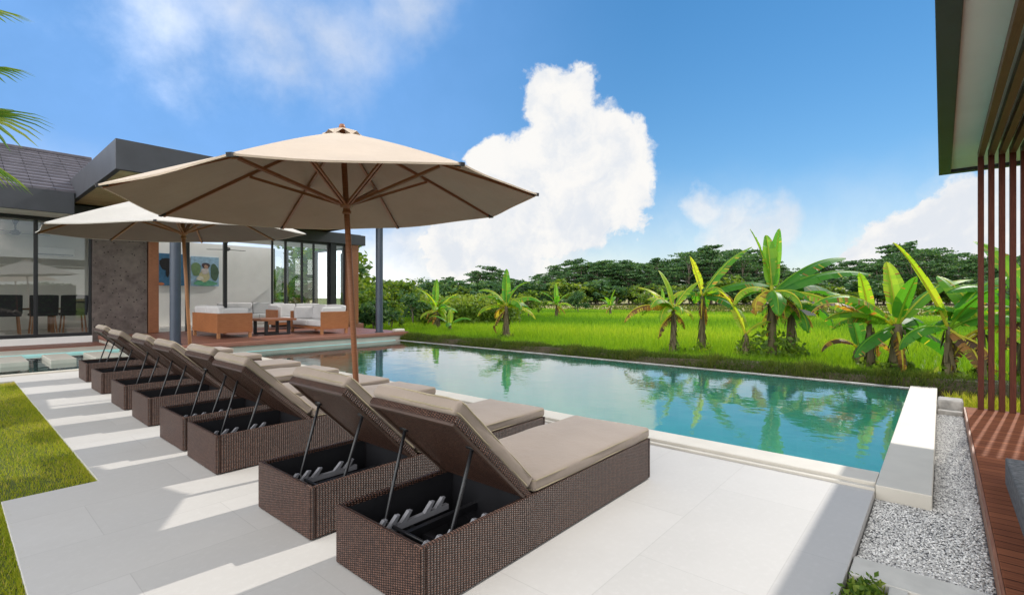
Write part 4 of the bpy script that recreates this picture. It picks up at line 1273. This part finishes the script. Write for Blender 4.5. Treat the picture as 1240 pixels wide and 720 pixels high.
# smaller ones by the house corner and along the far field edge
banana(17.4, 20.6, 1.2, .12, [(LF, 65, 1.3, .42, 1.0, .5, .3), (AW, 80, 1.4, .4, .4, .42, .2), (RT, 50, 1.3, .44, 1.4, .35, .4), (TW, 45, 1.1, .4, 1.6, .4, .4), (RT + 30, 20, 1.1, .4, 1.8, .62, .5)], 'banana plant right next to the dark column of the deck')
banana(16.2, 19.0, 1.0, .10, [(RT, 62, 1.2, .36, 1.0, .66, .3), (LF + 20, 70, 1.1, .34, .8, .6, .3), (TW, 40, 1.0, .36, 1.8, .5, .4), (RT + 40, 30, 1.1, .4, 1.6, .3, .4)], 'yellowish banana plant between the dark column and the cassava patch')
banana(15.4, 17.2, .45, .07, [(RT, 45, .9, .3, 1.6, .3, .3), (LF, 50, .9, .3, 1.5, .35, .3), (AW, 70, .8, .3, .8, .6, .2), (TW, 30, .8, .3, 1.7, .28, .3)], 'low young banana plant in the grass right of the dark column')
far_bananas = [(32.5, 23.5), (38.5, 22.0), (45, 20), (52, 13)]
proto_b = banana(*far_bananas[0], 1.1, .11, [(LF, 62, 1.6, .4, 1.2, .35, .5), (RT, 60, 1.6, .4, 1.2, .4, .5), (AW, 80, 1.7, .4, .4, .4, .3), (TW, 55, 1.5, .4, 1.4, .3, .5), (LF + 40, 30, 1.4, .4, 1.7, .62, .6), (RT - 30, 25, 1.4, .4, 1.7, .55, .6)],
                 'small banana plant at the far edge of the rice field, before the dark trees')
for x, y in far_bananas[1:]:
    o = copy_tree(proto_b); o.location = (x, y, -.3); o.rotation_euler.z = random.uniform(0, 6); s = random.uniform(.7, .95); o.scale = (s, s, s)


# ------------------------------------------------------------------ trees and bushes
def tree_proto(name, H, spread, layers, nleaf, size, mat, trunk_r, seed, flat=.5):
    global rng
    rng = np.random.default_rng(seed)
    rr = random.Random(seed)
    r = empty(name)
    tr = MB(); C = []
    tx = [(rr.uniform(-.3, .3) * i / 5, rr.uniform(-.3, .3) * i / 5, H * .92 * i / 6) for i in range(7)]
    tr.tube(tx, [trunk_r * (1 - .75 * i / 6) for i in range(7)], 7)
    per = nleaf // layers
    for k in range(layers):
        zz = H * (.34 + .64 * (k + rr.uniform(-.3, .3)) / layers); zz = min(zz, H)
        q = spread * rr.uniform(.15, 1.0) * (1 if k < layers * .8 else .5); a = rr.uniform(0, 6.28)
        c = np.array([q * math.cos(a), q * math.sin(a), zz])
        rad = spread * rr.uniform(.30, .55)
        b0 = Vector((tx[3][0], tx[3][1], zz * rr.uniform(.55, .75))); tr.tube([b0, b0.lerp(Vector(c), .5) + Vector((0, 0, .3)), Vector(c)], [trunk_r * .35, trunk_r * .22, trunk_r * .08], 5)
        p = rng.standard_normal((per, 3)); p /= np.linalg.norm(p, axis=1)[:, None]; p *= (rng.random(per) ** .45)[:, None]
        p *= np.array([rad, rad, rad * (1 - flat)])
        # sub clumps
        sub = rng.standard_normal((5, 3)) * np.array([rad * .5, rad * .5, rad * .25 * (1 - flat)]); p = p * .6 + sub[rng.integers(0, 5, per)]
        C.append(c + p)
    C = np.concatenate(C)
    tr.build('trunk', M['bark'], r)
    leaf_cloud('crown', C, size, mat, rng.random(len(C)) ** 1.3, r, .3)
    return r


def place(protos, used, x, y, z, s, label, cat, group, rz=None, sx=1.):
    i = random.randrange(len(protos)); p = protos[i]
    if i in used: o = copy_tree(p)
    else: o = p; used.add(i)
    o.location = (x, y, z); o.rotation_euler.z = random.uniform(0, 6.28) if rz is None else rz; o.scale = (s * sx, s * sx, s); tag(o, label, cat, group)
    return o


tp = [tree_proto('rain_tree', 12, 4.6, 24, 3600, .30, M['fol'], .24, 21 + i, .78) for i in range(6)]
ta = [tree_proto('rain_tree', 12, 5.4, 15, 2100, .27, M['fol'], .20, 81 + i, .86) for i in range(3)]
used = set(); useda = set()


def at(u, d):
    """point on the ground at view tangent u and depth d"""
    k = (u - 620) / 598.4; c, s = math.cos(R(41)), math.sin(R(41))
    return (d * c + k * d * s, d * s - k * d * c)


skyline = [(300, 335), (468, 345), (500, 343), (540, 338), (570, 338), (590, 322), (620, 342), (650, 330), (690, 317), (730, 320), (770, 318), (810, 318), (850, 302), (890, 304), (930, 318), (970, 330), (1010, 318), (1050, 318), (1095, 298), (1130, 304), (1170, 312), (1210, 318), (1260, 310)]


def sky_at(u):
    for (a, b), (c, d) in zip(skyline, skyline[1:]):
        if a <= u <= c: return b + (d - b) * (u - a) / (c - a)
    return 325


uu = 330
kk = 0
while uu < 1290:
    for row in range(3):
        d = random.uniform(106, 116) + row * 11
        u2 = uu + random.uniform(-10, 10)
        x, y = at(u2, d)
        top = sky_at(u2) + random.uniform(-2, 9) + (4 if row == 0 else 0)
        H = (360.8 - top) / 598.4 * d + EYE + .3
        if row == 0 and random.random() < .25: H *= .8
        s = H / 11.0
        airy = row == 0 and (835 < u2 < 915 or 1050 < u2 < 1160) or random.random() < .15
        place(ta if airy else tp, useda if airy else used, x, y, -.5, s, 'dark flat topped tree in the dense tree line beyond the rice field', 'tree', 'trees of the far tree line', sx=random.uniform(.8, 1.1))
    uu += 17
# undergrowth in front of the tree line
bp_ = [tree_proto('bush', 2.4, 1.6, 9, 900, .16, M['fol2' if i % 2 else 'fol'], .06, 51 + i, .2) for i in range(4)]
usedb = set()
for i in range(70):
    u = 440 + i * 12.5 + random.uniform(-8, 8); d = random.uniform(96, 104)
    x, y = at(u, d); place(bp_, usedb, x, y, -.5, random.uniform(1.1, 2.3), 'rounded green bush at the foot of the far tree line', 'bush', 'bushes below the far trees', sx=1.5)
for i, (u, d, s, lb) in enumerate([(445, 26, .8, 'leafy green bush between the wooden post and the dark column'), (430, 30, .85, 'leafy bush behind the wooden post of the villa'), (460, 34, .9, 'green bush behind the dark column'),
                                   (412, 33, 1.7, 'tall bush seen through the right glass panels'), (385, 36, 2.0, 'tree like bush seen through the middle glass panels'), (355, 38, 1.6, 'bush seen through the left glass panels'), (400, 34, 1.9, 'broad bush seen through the glass next to the wooden post'), (418, 42, 1.8, 'bush far behind the wooden post of the villa'),
                                   (438, 23, .55, 'small bright shrub beside the foot of the wooden post'), (452, 22, .62, 'small bright shrub just left of the dark column'), (474, 24, .6, 'small bright shrub just right of the dark column'),
                                   (500, 29, .75, 'yellow green shrub right of the dark column, before the cassava'), (520, 31, .8, 'yellow green shrub at the left end of the cassava patch'), (486, 36, 1.1, 'dark shrub behind the banana plants at the column'), (640, 40, .9, 'low bush left of the bright palm at the field edge'), (700, 52, .9, 'low green bush at the field edge below the dark trees'), (780, 48, .8, 'small bush at the middle of the far field edge')]):
    x, y = at(u, d); place(bp_, usedb, x, y, -.3, s, lb, 'bush', 'garden and field bushes')
gp = [tree_proto('garden_tree', 6.5, 2.2, 12, 2200, .16, M['fol2'], .13, 71, .3)]
ug = set()
for u, d, s, lb in [(372, 40, 1.15, 'light green tree behind the glass panels of the living room'), (398, 44, 1.0, 'light green tree behind the right end of the living room')]:
    x, y = at(u, d); place(gp, ug, x, y, -.3, s, lb, 'tree', 'garden trees behind the villa')

# cassava patch: a tall block of stems and leaves
def patch():
    n = 9000; g = np.random.default_rng(5)
    u = g.random(n); d = 28.5 + 7 * g.random(n)
    c, s = math.cos(R(41)), math.sin(R(41)); k = (505 + 125 * u - 620) / 598.4
    x = d * c + k * d * s; y = d * s - k * d * c
    z = -.3 + 1.55 * g.random(n) ** .6 * np.clip(np.minimum(u, 1 - u) * 9 + .35 + .3 * np.sin(u * 40), .3, 1) * (1 + .12 * np.sin(x * 2.1) + .1 * np.sin(y * 3))
    C = np.stack([x, y, z], 1)
    leaf_cloud('cassava_leaves', C, .13, M['fol2'], np.clip(.2 + .5 * g.random(n) + .3 * (z > .9), .01, 1))['kind'] = 'stuff'
patch()

# leaf wall added behind the viewer to darken the dining room glass reflection
g_ = np.random.default_rng(9); n = 16000
hx = g_.uniform(-22, 6, n); hy = -9 + g_.uniform(-.5, .5, n); hz = g_.uniform(-.1, 2.3, n) + .1 * np.sin(hx * 1.7)
hh = empty('added_hedge', (-8, -9, -.03)); tag(hh, 'added dark leaf wall behind the viewer, darkening the dining room reflection', 'added_hedge')
leaf_cloud('added_hedge_leaves', np.stack([hx + 8, hy + 9, hz], 1), .12, M['fol'], g_.random(n), hh)
MB().box(-14, 14, -.35, .35, -.1, 2.2).build('added_hedge_core', M['soil'], hh)

# low leafy plants in the planted bed by the gravel
g_ = np.random.default_rng(12); n = 1500
c_ = np.stack([g_.uniform(1.6, 2.9, 40), g_.uniform(.215, .325, 40), g_.uniform(-.03, .01, 40)], 1)[g_.integers(0, 40, n)]
kind(leaf_cloud('bed_plants', c_ + g_.normal(0, .024, (n, 3)) * np.array([1.4, .8, .9]), .018, M['fol2'], g_.random(n)), 'stuff')

# field hut
h = empty('field_hut', (43.9, 7.9, -.3), R(20)); h.scale = (.62, .62, .8); tag(h, 'small dark thatched hut standing in the rice field', 'hut')
for x in (-1, 1):
    for y in (-.8, .8): MB().tube([(x, y, 0), (x, y, 1.3)], .06, 6).build('post', M['bark'], h)
MB().box(-1.0, 1.0, -.8, .8, .35, .95).build('wall', M['darkstone'], h)
rf = MB(); rf.prism([(-1.3, 1.25), (1.3, 1.25), (0, 2.0)], -1.5, 1.5, Matrix(((0, 0, 1, 0), (1, 0, 0, 0), (0, 1, 0, 0), (0, 0, 0, 1)))); rf.build('roof', M['darkstone'], h, fix=True)
kind(MB().box(18.5, 24, -6, .6, -.3, -.285).build('paddy_water', m_glass('still_water', (.6, .62, .55), 1.33)), 'structure')

# palm tree at the left edge
pt = empty('palm_tree', (-.42, 7.5, -.03)); tag(pt, 'fan palm whose pointed fronds reach into the upper left corner', 'palm tree')
MB().tube([(0, 0, 0), (-.05, .02, 1.5), (-.02, .0, 3.1)], [.13, .11, .10], 10).build('trunk', M['bark'], pt, smooth=True)


def fan_frond(top, c, az, el, roll, rad, seed):
    rr = random.Random(seed); mb = MB()
    d = Vector((math.cos(az) * math.cos(el), math.sin(az) * math.cos(el), math.sin(el)))
    c = Vector(c); top = Vector(top)
    mb.tube([top, top.lerp(c, .5) + Vector((0, 0, .06)), c], [.02, .014, .01], 5, tint=.6)
    sd = Matrix.Rotation(roll, 3, d) @ Vector((-math.sin(az), math.cos(az), 0)); up = sd.cross(d) * -1
    n = 30
    for i in range(n):
        a = R(-125 + 250 * i / (n - 1)); dr = (d * math.cos(a) + sd * math.sin(a)).normalized()
        L = rad * (1 - .22 * abs(a) / 2.1) * rr.uniform(.88, 1.06); w = .021
        pts = [c + dr * L * t - Vector((0, 0, 1)) * (.30 * L * t ** 2.6) for t in (0, .3, .55, .8, 1)]
        ws = [.006, w, w, w * .6, .001]; pr = dr.cross(up).normalized(); tn = rr.uniform(.15, .8)
        for j in range(4):
            a0, a1 = pts[j], pts[j + 1]
            m0, m1 = up * ws[j] * .5, up * ws[j + 1] * .5
            mb.face([a0, a1, a1 + pr * ws[j + 1] + m1, a0 + pr * ws[j] + m0], tn)
            mb.face([a1, a0, a0 - pr * ws[j] + m0, a1 - pr * ws[j + 1] + m1], tn)
    mb.build('frond', M['palm'], pt)


T0 = Vector((-.02, 0, 3.08))
for i, (c, az, el, ro, ra) in enumerate([((.60, -.27, 3.16), -50, -5, 40, .70), ((.58, -.25, 3.62), -50, 4, 35, .56), ((.52, -.22, 4.20), -48, 6, 30, .60),
                                         ((.3, .6, 3.6), 60, 20, 20, .7), ((-.5, .5, 3.5), 130, 20, -20, .7), ((-.7, -.1, 3.6), 190, 25, 20, .7), ((-.4, -.6, 3.4), 240, 10, 0, .7), ((.0, .2, 4.1), 90, 60, 0, .7), ((-.3, -.2, 4.2), 210, 60, 0, .7), ((.55, .3, 2.9), 25, -15, 10, .6)]):
    fan_frond(T0, c, R(az), R(el), R(ro), ra, i)
